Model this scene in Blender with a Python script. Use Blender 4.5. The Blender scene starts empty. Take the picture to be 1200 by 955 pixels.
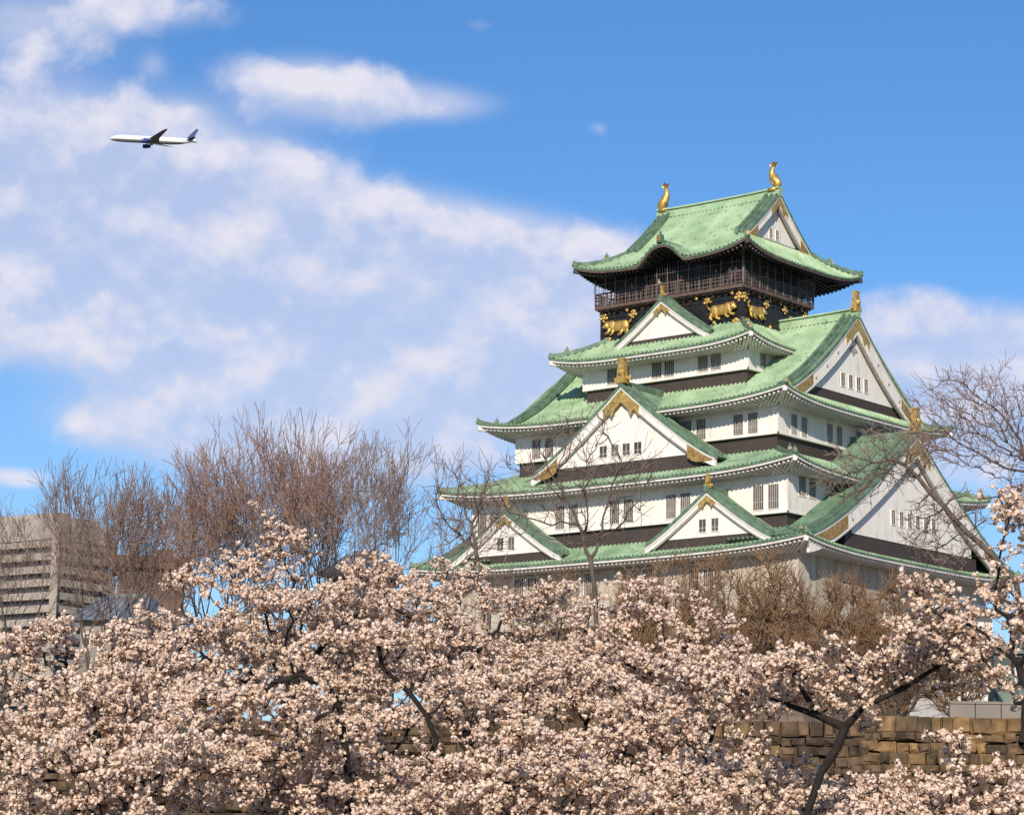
import bpy, math, random
import numpy as np
from mathutils import Matrix, Vector

random.seed(7)
RNG = np.random.default_rng(7)
SC = bpy.context.scene
COL = SC.collection
rad = math.radians

# ------------------------------------------------------------------ camera
CAM = (131.329, -185.231, -21.705)
YAW, PIT, ROL, FPX = 0.6967135, 0.1843818, 0.0165939, 3010.11
IW, IH = 1200.0, 955.0
_cy, _sy, _cp, _sp, _cr, _sr = (math.cos(YAW), math.sin(YAW), math.cos(PIT), math.sin(PIT),
                               math.cos(ROL), math.sin(ROL))
_r = Vector((_cy, _sy, 0))
_h = Vector((-_sy, _cy, 0))
_f = _h * _cp + Vector((0, 0, 1)) * _sp
_u = Vector((0, 0, 1)) * _cp - _h * _sp
RIGHT = _r * _cr + _u * _sr
UP = _u * _cr - _r * _sr
cd = bpy.data.cameras.new('camera')
cam = bpy.data.objects.new('camera', cd)
COL.objects.link(cam)
M = Matrix.Identity(4)
for i in range(3):
    M[i][0], M[i][1], M[i][2], M[i][3] = RIGHT[i], UP[i], -_f[i], CAM[i]
cam.matrix_world = M
cd.sensor_fit = 'HORIZONTAL'
cd.angle_x = 2 * math.atan(IW / 2 / FPX)
cd.clip_start = 0.5
cd.clip_end = 30000
SC.camera = cam


def ray(px, py):
    d = _f + RIGHT * ((px - IW / 2) / FPX) - UP * ((py - IH / 2) / FPX)
    return d.normalized()


def place(px, py, dist):
    """World point seen in direction (px, py) at a horizontal distance from the camera."""
    d = ray(px, py)
    k = dist / math.hypot(d.x, d.y)
    return Vector(CAM) + d * k


def azel(px, py):
    d = ray(px, py)
    a = math.atan2(d.dot(_r), d.dot(_h))
    return math.degrees(a), math.degrees(math.asin(d.z))


GROUND_Z = -23.3
YARD_Z = -15.2

# ------------------------------------------------------------------ light
SUN_DIR = Vector((0.58, -1.0, 0.56)).normalized()
SUN_EL = math.asin(SUN_DIR.z)
SUN_AZ = math.atan2(SUN_DIR.x, SUN_DIR.y)
sd = bpy.data.lights.new('sun', 'SUN')
sd.energy = 5.0
sd.angle = rad(0.53)
sd.color = (1.0, 0.88, 0.72)
sun = bpy.data.objects.new('sun', sd)
COL.objects.link(sun)
sun.rotation_euler = (-SUN_DIR).to_track_quat('-Z', 'Y').to_euler()
SC.view_settings.view_transform = 'Standard'
SC.view_settings.look = 'None'
SC.view_settings.exposure = 0.0
SC.view_settings.gamma = 1.0
SC.view_settings.use_curve_mapping = False
SC.cycles.max_bounces = 6
SC.cycles.diffuse_bounces = 3
SC.cycles.transmission_bounces = 3


def nd(nt, t, **kw):
    n = nt.nodes.new(t)
    for k, v in kw.items():
        setattr(n, k, v)
    return n


def mth(nt, op, a, b=None, c=None, clamp=False):
    n = nt.nodes.new('ShaderNodeMath')
    n.operation = op
    n.use_clamp = clamp
    for i, v in enumerate((a, b, c)):
        if v is None:
            continue
        if isinstance(v, (int, float)):
            n.inputs[i].default_value = v
        else:
            nt.links.new(v, n.inputs[i])
    return n.outputs[0]


def mixc(nt, fac, a, b, blend='MIX'):
    n = nt.nodes.new('ShaderNodeMix')
    n.data_type = 'RGBA'
    n.blend_type = blend
    for s, v in ((0, fac), (6, a), (7, b)):
        if isinstance(v, (int, float)):
            n.inputs[s].default_value = v
        elif isinstance(v, tuple):
            n.inputs[s].default_value = (*v[:3], 1)
        else:
            nt.links.new(v, n.inputs[s])
    return n.outputs[2]


def build_world():
    w = bpy.data.worlds.new('World')
    SC.world = w
    w.use_nodes = True
    nt = w.node_tree
    nt.nodes.clear()
    out = nd(nt, 'ShaderNodeOutputWorld')
    bg = nd(nt, 'ShaderNodeBackground')
    bg.inputs[1].default_value = 0.09
    sky = nd(nt, 'ShaderNodeTexSky', sky_type='NISHITA')
    sky.sun_disc = False
    sky.sun_elevation = SUN_EL
    sky.sun_rotation = SUN_AZ
    sky.altitude = 30
    sky.air_density = 1.0
    sky.dust_density = 0.15
    sky.ozone_density = 4.0
    tc = nd(nt, 'ShaderNodeTexCoord')
    sep = nd(nt, 'ShaderNodeSeparateXYZ')
    # direction in a frame turned to the compass bearing of the castle
    rot = nd(nt, 'ShaderNodeVectorRotate', rotation_type='Z_AXIS')
    rot.inputs['Angle'].default_value = -YAW
    nt.links.new(tc.outputs['Generated'], rot.inputs['Vector'])
    nt.links.new(rot.outputs[0], sep.inputs[0])
    az = mth(nt, 'MULTIPLY', mth(nt, 'ARCTAN2', sep.outputs[0], sep.outputs[1]), 57.29578)
    el = mth(nt, 'MULTIPLY', mth(nt, 'ARCSINE', sep.outputs[2]), 57.29578)
    comb = nd(nt, 'ShaderNodeCombineXYZ')
    nt.links.new(az, comb.inputs[0])
    nt.links.new(mth(nt, 'MULTIPLY', el, 1.25), comb.inputs[1])

    def noise(scale, detail, rough, off=(0, 0, 0), dist=0.0):
        mp = nd(nt, 'ShaderNodeMapping')
        mp.inputs['Location'].default_value = off
        nt.links.new(comb.outputs[0], mp.inputs[0])
        n = nd(nt, 'ShaderNodeTexNoise')
        n.inputs['Scale'].default_value = scale
        n.inputs['Detail'].default_value = detail
        n.inputs['Roughness'].default_value = rough
        n.inputs['Distortion'].default_value = dist
        nt.links.new(mp.outputs[0], n.inputs['Vector'])
        return n.outputs['Fac']
    UPS = 0.55
    UPS = 0.6
    n1 = noise(0.52, 9, 0.52, (3.1, 1.7, 0.4), 0.1)
    n1u = noise(0.52, 9, 0.52, (3.1 - 0.12, 1.7 + UPS * 1.25, 0.4), 0.1)
    n2 = noise(0.22, 2, 0.5, (7.3, 4.4, 1.4))

    def bank(el_):
        tot = None
        for (a0, e0, ra, re, wgt) in CLOUDS:
            dx = mth(nt, 'DIVIDE', mth(nt, 'SUBTRACT', az, a0), ra)
            dy = mth(nt, 'DIVIDE', mth(nt, 'SUBTRACT', el_, e0), re)
            q = mth(nt, 'ADD', mth(nt, 'MULTIPLY', dx, dx), mth(nt, 'MULTIPLY', dy, dy))
            g = mth(nt, 'MULTIPLY', mth(nt, 'EXPONENT', mth(nt, 'MULTIPLY', q, -1.0)), wgt)
            tot = g if tot is None else mth(nt, 'ADD', tot, g)
        return mth(nt, 'MINIMUM', tot, 1.2)

    def smooth(v, lo, hi, t0=0.0, t1=1.0):
        s_ = nd(nt, 'ShaderNodeMapRange', interpolation_type='SMOOTHSTEP')
        for k_, x_ in (('From Min', lo), ('From Max', hi), ('To Min', t0), ('To Max', t1)):
            s_.inputs[k_].default_value = x_
        nt.links.new(v, s_.inputs['Value'])
        return s_.outputs[0]
    def dens_of(el_, n_):
        b_ = bank(el_)
        amp = smooth(b_, 0.02, 0.40, 0.0, 1.0)
        nn = mth(nt, 'ADD', mth(nt, 'MULTIPLY', mth(nt, 'SUBTRACT', n_, 0.5), 1.75), mth(nt, 'MULTIPLY', mth(nt, 'SUBTRACT', n2, 0.5), 0.8))
        return mth(nt, 'ADD', b_, mth(nt, 'MULTIPLY', nn, amp))
    dens = dens_of(el, n1)

    # billowing tops catch the sun, undersides stay pale blue-lilac; thin veil round the banks
    slope = mth(nt, 'ADD', mth(nt, 'MULTIPLY', mth(nt, 'SUBTRACT', n1, n1u), 1.7), mth(nt, 'MULTIPLY', mth(nt, 'SUBTRACT', bank(el), bank(mth(nt, 'ADD', el, UPS))), 0.30))
    lit = smooth(slope, -0.30, 0.46)
    core = smooth(dens, 0.20, 0.92, 0.0, 0.90)
    core = mth(nt, 'MULTIPLY', core, mth(nt, 'ADD', 0.72, mth(nt, 'MULTIPLY', lit, 0.40)), clamp=True)
    veil = smooth(bank(el), 0.15, 1.0, 0.0, 0.72)
    cover = mth(nt, 'MAXIMUM', core, veil)
    cc = mixc(nt, lit, (6.3, 7.0, 9.2), (8.8, 8.7, 9.9))
    hsv = nd(nt, 'ShaderNodeHueSaturation')
    hsv.inputs['Saturation'].default_value = 1.12
    hsv.inputs['Value'].default_value = SKY_GAIN
    nt.links.new(sky.outputs[0], hsv.inputs['Color'])
    skyc = mixc(nt, 1.0, hsv.outputs[0], SKY_TINT, 'MULTIPLY')
    low = smooth(el, 15.0, 3.0, 0.0, 0.30)
    skyc = mixc(nt, low, skyc, (5.4, 7.4, 9.8))
    nt.links.new(mixc(nt, cover, skyc, cc), bg.inputs[0])
    nt.links.new(bg.outputs[0], out.inputs[0])


SKY_GAIN = 1.06
SKY_TINT = (0.99, 1.17, 1.36)
_pc = [(110, 215, 250, 75, .9), (380, 305, 300, 60, .9), (470, 385, 330, 70, .9), (250, 300, 260, 70, .5), (30, 25, 120, 45, .8), (190, 8, 80, 25, .75), (365, 102, 95, 38, 1.0), (490, 120, 105, 25, .85),
       (60, 190, 190, 85, 1.3), (215, 145, 32, 22, .65), (300, 190, 70, 24, .8), (330, 275, 220, 52, 1.3),
       (530, 312, 150, 45, 1.35), (630, 345, 90, 50, 1.3), (230, 340, 380, 75, 1.15), (560, 410, 240, 75, 1.15),
       (340, 420, 260, 45, .9), (230, 495, 130, 32, 1.4), (400, 510, 260, 60, 1.0), (40, 395, 100, 28, .5), (1065, 380, 60, 34, 1.05),
       (1130, 430, 130, 55, 1.05), (1190, 385, 40, 30, .7), (1120, 530, 130, 50, .9), (703, 152, 22, 17, .27),
       (562, 30, 22, 10, .4), (500, 530, 35, 22, .7), (180, 75, 18, 16, .4), (20, 560, 60, 14, .45)]
CLOUDS = []
for (px, py, rx, ry, wgt) in _pc:
    a, e = azel(px, py)
    CLOUDS.append((a, e, rx / 52.5, ry / 52.5, wgt))
build_world()


# ------------------------------------------------------------------ materials
def new_mat(name, base=(0.5, 0.5, 0.5), rough=0.7, metal=0.0):
    m = bpy.data.materials.new(name)
    m.use_nodes = True
    b = m.node_tree.nodes['Principled BSDF']
    b.inputs['Base Color'].default_value = (*base, 1)
    b.inputs['Roughness'].default_value = rough
    b.inputs['Metallic'].default_value = metal
    return m, m.node_tree, b


def noisy(name, c1, c2, scale, rough=0.8, metal=0.0, detail=5, bump=0.0, bscale=None, c3=None, s3=None, lo=0.35, hi=0.65, stretch=None):
    m, nt, b = new_mat(name, c1, rough, metal)
    tc = nd(nt, 'ShaderNodeTexCoord')
    src = tc.outputs['Object']
    if stretch:
        mp = nd(nt, 'ShaderNodeMapping')
        mp.inputs['Scale'].default_value = stretch
        nt.links.new(src, mp.inputs[0])
        src = mp.outputs[0]
    n = nd(nt, 'ShaderNodeTexNoise')
    n.inputs['Scale'].default_value = scale
    n.inputs['Detail'].default_value = detail
    nt.links.new(src, n.inputs['Vector'])
    r = nd(nt, 'ShaderNodeMapRange')
    r.inputs['From Min'].default_value = lo
    r.inputs['From Max'].default_value = hi
    nt.links.new(n.outputs['Fac'], r.inputs['Value'])
    col = mixc(nt, r.outputs[0], c1, c2)
    if c3:
        n3 = nd(nt, 'ShaderNodeTexNoise')
        n3.inputs['Scale'].default_value = s3
        n3.inputs['Detail'].default_value = 4
        nt.links.new(src, n3.inputs['Vector'])
        r3 = nd(nt, 'ShaderNodeMapRange')
        r3.inputs['From Min'].default_value = 0.56
        r3.inputs['From Max'].default_value = 0.72
        nt.links.new(n3.outputs['Fac'], r3.inputs['Value'])
        col = mixc(nt, r3.outputs[0], col, c3)
    nt.links.new(col, b.inputs['Base Color'])
    if bump:
        bn = nd(nt, 'ShaderNodeBump')
        bn.inputs['Strength'].default_value = bump
        bn.inputs['Distance'].default_value = 0.05
        nb = nd(nt, 'ShaderNodeTexNoise')
        nb.inputs['Scale'].default_value = bscale or scale * 4
        nb.inputs['Detail'].default_value = 6
        nt.links.new(src, nb.inputs['Vector'])
        nt.links.new(nb.outputs['Fac'], bn.inputs['Height'])
        nt.links.new(bn.outputs[0], b.inputs['Normal'])
    return m


MAT = {}
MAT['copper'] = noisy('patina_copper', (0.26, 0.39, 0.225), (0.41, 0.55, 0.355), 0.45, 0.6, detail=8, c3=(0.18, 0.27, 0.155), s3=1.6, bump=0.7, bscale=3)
MAT['copper_low'] = noisy('lower_patina_copper', (0.19, 0.305, 0.185), (0.35, 0.49, 0.32), 0.45, 0.6, detail=8, c3=(0.13, 0.20, 0.125), s3=1.6, bump=0.7, bscale=3)  # darker patina tone for the two lower roofs
MAT['copper_mid'] = noisy('verge_tile_copper', (0.10, 0.175, 0.11), (0.20, 0.305, 0.20), 0.6, 0.6, detail=8, c3=(0.06, 0.09, 0.06), s3=1.6, bump=0.7, bscale=3)  # mid-dark green of stacked verge tiles, for the gable slopes
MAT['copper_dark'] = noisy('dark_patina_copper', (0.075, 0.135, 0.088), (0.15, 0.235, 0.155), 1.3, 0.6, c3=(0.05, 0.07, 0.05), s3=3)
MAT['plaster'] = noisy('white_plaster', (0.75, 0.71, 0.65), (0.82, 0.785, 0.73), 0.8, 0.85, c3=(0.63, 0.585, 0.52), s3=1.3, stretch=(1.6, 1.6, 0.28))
MAT['shade_plaster'] = noisy('shade_toned_plaster', (0.34, 0.285, 0.225), (0.56, 0.50, 0.42), 0.7, 0.9, c3=(0.30, 0.24, 0.18), s3=0.9, stretch=(1.6, 1.6, 0.25))  # lowest wall: eave and twig shade put into a darker plaster colour
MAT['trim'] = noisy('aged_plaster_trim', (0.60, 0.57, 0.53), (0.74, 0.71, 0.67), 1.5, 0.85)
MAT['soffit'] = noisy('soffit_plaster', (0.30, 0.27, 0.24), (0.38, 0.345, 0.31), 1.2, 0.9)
MAT['skirt'] = noisy('dark_weatherboard', (0.040, 0.030, 0.027), (0.065, 0.048, 0.042), 1.0, 0.75, stretch=(2, 2, 8))
MAT['black'] = noisy('black_lacquer', (0.010, 0.009, 0.009), (0.022, 0.018, 0.017), 2.0, 0.42)
MAT['brownwood'] = noisy('brown_rail_wood', (0.085, 0.055, 0.045), (0.14, 0.095, 0.08), 2.0, 0.7)
MAT['gold'] = noisy('gilded_bronze', (0.52, 0.32, 0.08), (0.78, 0.54, 0.18), 3.0, 0.42, 0.6, c3=(0.22, 0.12, 0.04), s3=4, bump=1.0, bscale=9)
MAT['bronze'] = noisy('worn_gilding', (0.33, 0.19, 0.06), (0.55, 0.35, 0.12), 3.0, 0.5, 0.45, c3=(0.14, 0.08, 0.04), s3=4)
MAT['pane'] = noisy('dark_window_pane', (0.055, 0.047, 0.043), (0.10, 0.088, 0.08), 1.5, 0.35)
MAT['lattice'] = noisy('grey_lattice', (0.30, 0.275, 0.245), (0.40, 0.37, 0.335), 2, 0.8)
MAT['steel'] = noisy('thin_steel', (0.20, 0.20, 0.20), (0.28, 0.28, 0.28), 2, 0.5, 0.3)
MAT['basestone'] = noisy('castle_base_stone', (0.11, 0.08, 0.06), (0.21, 0.165, 0.125), 0.5, 0.9, c3=(0.06, 0.045, 0.035), s3=1.2, bump=0.8)


_pm = MAT['pane'].node_tree
_b = _pm.nodes['Principled BSDF']
_src = _b.inputs['Base Color'].links[0].from_socket
_oi = _pm.nodes.new('ShaderNodeObjectInfo')
_mr = _pm.nodes.new('ShaderNodeMapRange')
_mr.inputs['To Min'].default_value = 0.5
_mr.inputs['To Max'].default_value = 1.9
_pm.links.new(_oi.outputs['Random'], _mr.inputs['Value'])
_pm.links.new(mixc(_pm, 1.0, _src, _mr.outputs[0], 'MULTIPLY'), _b.inputs['Base Color'])


# ------------------------------------------------------------------ mesh helpers
def np_mesh(name, V, F, mat=None, smooth=False, attr=None):
    """Mesh from arrays; F is an (m,k) array or a list of such arrays."""
    if not isinstance(F, (list, tuple)):
        F = [F]
    F = [np.asarray(f, dtype=np.int32) for f in F if len(f)]
    me = bpy.data.meshes.new(name)
    V = np.asarray(V, dtype=np.float32)
    me.vertices.add(len(V))
    me.vertices.foreach_set('co', V.ravel())
    tot = np.concatenate([np.full(len(f), f.shape[1], dtype=np.int32) for f in F])
    idx = np.concatenate([f.ravel() for f in F])
    me.loops.add(len(idx))
    me.loops.foreach_set('vertex_index', idx)
    me.polygons.add(len(tot))
    st = np.concatenate(([0], np.cumsum(tot)[:-1])).astype(np.int32)
    me.polygons.foreach_set('loop_start', st)
    me.polygons.foreach_set('loop_total', tot)
    me.polygons.foreach_set('use_smooth', np.full(len(tot), smooth, dtype=bool))
    if attr is not None:
        a = me.attributes.new('tone', 'FLOAT', 'POINT')
        a.data.foreach_set('value', np.asarray(attr, dtype=np.float32))
    me.update(calc_edges=True)
    me.validate()
    if mat:
        me.materials.append(mat)
    return me


def link(name, me, parent=None):
    o = bpy.data.objects.new(name, me)
    COL.objects.link(o)
    if parent is not None:
        o.parent = parent
    return o


class MB:
    def __init__(self):
        self.v = []
        self.f = {}
        self.n = 0
        self.t = []

    def add(self, V, F, tone=0.5):
        V = np.asarray(V, dtype=np.float64).reshape(-1, 3)
        F = np.asarray(F, dtype=np.int64)
        self.v.append(V)
        self.f.setdefault(F.shape[1], []).append(F + self.n)
        self.n += len(V)
        self.t.append(np.full(len(V), tone))

    BF = np.array([[0, 1, 3, 2], [4, 6, 7, 5], [0, 4, 5, 1], [2, 3, 7, 6], [0, 2, 6, 4], [1, 5, 7, 3]])

    def box(self, c, s, rz=0.0, taper=1.0, tone=0.5):
        h = np.asarray(s) / 2
        P = np.array([[x, y, z] for x in (-1, 1) for y in (-1, 1) for z in (-1, 1)], dtype=float)
        P[P[:, 2] > 0, :2] *= taper
        P *= h
        if rz:
            c_, s_ = math.cos(rz), math.sin(rz)
            P = P @ np.array([[c_, s_, 0], [-s_, c_, 0], [0, 0, 1]])
        self.add(P + np.asarray(c), self.BF, tone)

    def hexa(self, P8, tone=0.5):
        """8 points ordered like box (x, y, z binary)."""
        self.add(P8, self.BF, tone)

    def beam(self, p, q, w, h, tone=0.5):
        p, q = np.asarray(p, float), np.asarray(q, float)
        t = q - p
        t /= np.linalg.norm(t) + 1e-9
        up = np.array([0, 0, 1.0]) if abs(t[2]) < .95 else np.array([0, 1.0, 0])
        s = np.cross(t, up)
        s /= np.linalg.norm(s)
        u = np.cross(s, t)
        P = [b + s * sx * w / 2 + u * sz * h / 2 for b in (p, q) for sx in (-1, 1) for sz in (-1, 1)]
        self.add(P, self.BF, tone)

    def sweep(self, path, w, h, z0=0.0, tone=0.5):
        """Rectangular bar along a path, bottom at path + z0."""
        P = np.asarray(path, float)
        T = np.gradient(P, axis=0)
        S = np.stack([T[:, 1], -T[:, 0], np.zeros(len(T))], 1)
        ln = np.linalg.norm(S, axis=1, keepdims=True)
        S = S / np.maximum(ln, 1e-9) * (w / 2)
        Z = np.array([0, 0, 1.0])
        V = np.stack([P - S + Z * z0, P + S + Z * z0, P + S * .7 + Z * (z0 + h), P - S * .7 + Z * (z0 + h)], 1).reshape(-1, 3)
        F = []
        n = len(P)
        for i in range(n - 1):
            for j in range(4):
                F.append([4 * i + j, 4 * i + (j + 1) % 4, 4 * i + 4 + (j + 1) % 4, 4 * i + 4 + j])
        F.append([0, 3, 2, 1])
        F.append([4 * n - 4, 4 * n - 3, 4 * n - 2, 4 * n - 1])
        self.add(V, F, tone)

    def tube(self, path, r, n=6, tone=0.5):
        P = np.asarray(path, float)
        R = np.broadcast_to(np.asarray(r, float), (len(P),))
        T = np.gradient(P, axis=0)
        T /= np.linalg.norm(T, axis=1, keepdims=True) + 1e-9
        ref = np.array([0, 0, 1.0]) if abs(T[:, 2]).mean() < .8 else np.array([0, 1.0, 0])
        S = np.cross(T, ref)
        S /= np.linalg.norm(S, axis=1, keepdims=True) + 1e-9
        U = np.cross(S, T)
        a = np.arange(n) * 2 * math.pi / n
        V = (P[:, None] + (S[:, None] * np.cos(a)[None, :, None] + U[:, None] * np.sin(a)[None, :, None]) * R[:, None, None]).reshape(-1, 3)
        F = [[i * n + j, i * n + (j + 1) % n, (i + 1) * n + (j + 1) % n, (i + 1) * n + j] for i in range(len(P) - 1) for j in range(n)]
        self.add(V, F, tone)
        k = (len(P) - 1) * n
        self.n_last = k
        self.f.setdefault(n, []).append(np.array([[j for j in range(n)][::-1], [k + j for j in range(n)]]) + (self.n - len(V)))

    def loft(self, rings, cap=True, tone=0.5):
        """rings: (m,n,3) array."""
        R = np.asarray(rings, float)
        m, n = R.shape[:2]
        F = [[i * n + j, i * n + (j + 1) % n, (i + 1) * n + (j + 1) % n, (i + 1) * n + j] for i in range(m - 1) for j in range(n)]
        base = self.n
        self.add(R.reshape(-1, 3), F, tone)
        if cap:
            self.f.setdefault(n, []).append(np.array([list(range(n))[::-1], [(m - 1) * n + j for j in range(n)]]) + base)

    def poly(self, pts2, fmap, d0, d1, tone=0.5):
        """Extrude a 2D polygon (a,z) between depths d0 and d1; fmap(a,d,z)->xyz. Triangulated as n-gon caps."""
        n = len(pts2)
        V = [fmap(a, d0, z) for a, z in pts2] + [fmap(a, d1, z) for a, z in pts2]
        base = self.n
        F = [[i, (i + 1) % n, n + (i + 1) % n, n + i] for i in range(n)]
        self.add(V, F, tone)
        self.f.setdefault(n, []).append(np.array([list(range(n))[::-1], list(range(n, 2 * n))]) + base)

    def build(self, name, mat, parent=None, smooth=False, attr=False):
        V = np.concatenate(self.v)
        F = [np.concatenate(x) for x in self.f.values()]
        me = np_mesh(name, V, F, mat, smooth, np.concatenate(self.t) if attr else None)
        return link(name, me, parent)


def thing(name, label, cat, loc=(0, 0, 0), rz=0.0, group=None):
    o = bpy.data.objects.new(name, None)
    COL.objects.link(o)
    o.location = loc
    o.rotation_euler = (0, 0, rz)
    o.empty_display_size = 0.5
    tag(o, label, cat, group)
    return o


def tag(o, label=None, cat=None, group=None, kind=None):
    if label:
        o['label'] = label
    if cat:
        o['category'] = cat
    if group:
        o['group'] = group
    if kind:
        o['kind'] = kind
    return o


# ------------------------------------------------------------------ castle
def smap(k, ox=0.0, oy=0.0):
    """Side-local (along, outward, up) -> castle frame. 0 front, 1 right, 2 back, 3 left."""
    if k == 0:
        return lambda a, d, z: np.stack(np.broadcast_arrays(np.asarray(a, float) + ox, -np.asarray(d, float) + oy, np.asarray(z, float)), -1)
    if k == 1:
        return lambda a, d, z: np.stack(np.broadcast_arrays(np.asarray(d, float) + ox, np.asarray(a, float) + oy, np.asarray(z, float)), -1)
    if k == 2:
        return lambda a, d, z: np.stack(np.broadcast_arrays(-np.asarray(a, float) + ox, np.asarray(d, float) + oy, np.asarray(z, float)), -1)
    return lambda a, d, z: np.stack(np.broadcast_arrays(-np.asarray(d, float) + ox, -np.asarray(a, float) + oy, np.asarray(z, float)), -1)


PITCH = 0.44
PROF = np.array([[0, 0.0], [.27, 0.0], [.36, .11], [.5, .16], [.64, .11], [.73, 0.0]])


def tile_columns(A):
    n = int(2 * A / PITCH)
    p = 2 * A / n
    s, b = [], []
    for i in range(n):
        for (u, h) in PROF:
            s.append(-A + (i + u) * p)
            b.append(h)
    s.append(A)
    b.append(0.0)
    return np.array(s), np.array(b)


def grid_faces(m, n):
    i, j = np.meshgrid(np.arange(m - 1), np.arange(n - 1), indexing='ij')
    a = (i * n + j).ravel()
    return np.stack([a, a + n, a + n + 1, a + 1], 1)


def tiled(mb, A, d0f, d1, zf, fm, nt=10, s_b=None, steps=True):
    s, b = s_b if s_b is not None else tile_columns(A)
    t = np.linspace(0, 1, nt)
    d0 = d0f(np.abs(s))
    D = d0[:, None] + (d1 - d0)[:, None] * t[None] if np.ndim(d1) else d0[:, None] + (d1 - d0[:, None]) * t[None]
    S = np.broadcast_to(s[:, None], D.shape)
    Z = zf(S, D) + b[:, None]
    V = fm(S, D, Z).reshape(-1, 3)
    mb.add(V, grid_faces(len(s), nt))


CASTLE = thing('castle_tower', 'white five-storey castle keep with green copper roofs and gold ornaments on a stone base', 'castle')


def eave_parts(root, U, V, Wu, Wv, zeave, wall_top, dark=False, ox=0.0, oy=0.0, raft=0.44, zmod=None):
    """Tile-edge band, pale fascia, soffit and rafter ends round one eave. zeave(q)-> z for q=|a|/A."""
    edge, fas, sof, rf = MB(), MB(), MB(), MB()
    for k in range(4):
        A, D, WA, WD = (U, V, Wu, Wv) if k % 2 == 0 else (V, U, Wv, Wu)
        fm = smap(k, ox, oy)
        a = np.linspace(-A, A, 97)

        def zz(a_, k=k, A=A):
            z = zeave(np.abs(a_) / A)
            if zmod is not None and k in (0, 2):
                z = np.maximum(z, zmod(a_))
            return z
        z = zz(a)
        sh = (np.abs(a) / A)

        def strip(mb, dA, top, bot, th):
            aa = a * (A - dA) / A
            outer_t = fm(aa, D - dA, z + top)
            outer_b = fm(aa, D - dA, z + bot)
            inner_b = fm(aa * (A - dA - th) / (A - dA), D - dA - th, z + bot)
            inner_t = fm(aa * (A - dA - th) / (A - dA), D - dA - th, z + top)
            V_ = np.stack([outer_t, outer_b, inner_b, inner_t], 1).reshape(-1, 3)
            F = [[4 * i + j, 4 * i + (j + 1) % 4, 4 * i + 4 + (j + 1) % 4, 4 * i + 4 + j] for i in range(len(a) - 1) for j in range(4)]
            mb.add(V_, F)
        strip(edge, 0.02, 0.03, -0.13, 0.25)
        strip(fas, 0.07, -0.134, -0.30, 0.25)
        # soffit sheet from the eave back to the wall
        ai = np.linspace(-WA, WA, 97)
        o_ = fm(a * (A - .2) / A, D - .2, z - 0.285)
        i_ = fm(ai, WD - .02, np.full(97, wall_top))
        V_ = np.concatenate([o_, i_])
        F = [[i, i + 1, 97 + i + 1, 97 + i] for i in range(96)]
        sof.add(V_, F)
        # rafters
        n = int(2 * (A - .4) / raft)
        for i in range(n + 1):
            x = -(A - .4) + 2 * (A - .4) * i / n
            zo = float(zz(np.array([x]))[0]) - .40
            xi = float(np.clip(x * WA / A, -WA, WA))
            p0 = fm(x, D - .30, zo)
            p1 = fm(x if abs(x) < WA else xi, WD + .0, wall_top - .12)
            rf.beam(p1, p0, 0.19, 0.20)
    n_ = 'copper_dark'
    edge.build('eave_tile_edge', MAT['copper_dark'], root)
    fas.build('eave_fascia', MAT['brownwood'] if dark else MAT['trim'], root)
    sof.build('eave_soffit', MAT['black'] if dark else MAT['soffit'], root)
    tag(rf.build('eave_rafters', MAT['black'] if dark else MAT['trim'], root), kind='stuff')


def ornament(mb_gold, mb_dark, p, s, ang):
    """Ridge-end tile: dark shield block with gilded boss and horn."""
    p = np.asarray(p, float)
    mb_dark.box(p + [0, 0, .32 * s], (.5 * s, .5 * s, .64 * s), ang, .75)
    mb_dark.box(p + [0, 0, .78 * s], (.2 * s, .2 * s, .34 * s), ang, .4)
    c, s_ = math.cos(ang), math.sin(ang)
    mb_gold.box(p + np.array([c, s_, 0]) * .27 * s + [0, 0, .3 * s], (.08 * s, .34 * s, .40 * s), ang)


def hip_and_ends(root, path_fn, ends=((.97, .55), (.70, .85)), ox=0, oy=0, w=.42, h=.38, t0=0.0):
    for sx in (-1, 1):
        for sy in (-1, 1):
            rb = MB()
            t = np.linspace(t0, 1, 14)
            P = np.array([path_fn(tt) for tt in t])
            Q = np.stack([P[:, 0] * sx + ox, P[:, 1] * sy + oy, P[:, 2]], 1)
            rb.sweep(Q, w, h, 0.02)
            rb.build('hip_ridge', MAT['copper_dark'], root)
            for te, sz in ends:
                p = path_fn(te)
                og, od = MB(), MB()
                ornament(og, od, (p[0] * sx + ox, p[1] * sy + oy, p[2] + .1), sz, math.atan2(sy, sx))
                od.build('ridge_end_tile', MAT['copper_dark'], root)
                og.build('ridge_end_boss', MAT['bronze'], root)


def corner_tips(root, U, V, z, ox=0, oy=0, dark=False):
    for sx in (-1, 1):
        for sy in (-1, 1):
            mb = MB()
            mb.beam((sx * (U - 2.2) + ox, sy * (V - 2.2) + oy, z - .85), (sx * (U - .05) + ox, sy * (V - .05) + oy, z - .45), .34, .36)
            mb.build('corner_rafter', MAT['black'] if dark else MAT['trim'], root)


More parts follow.
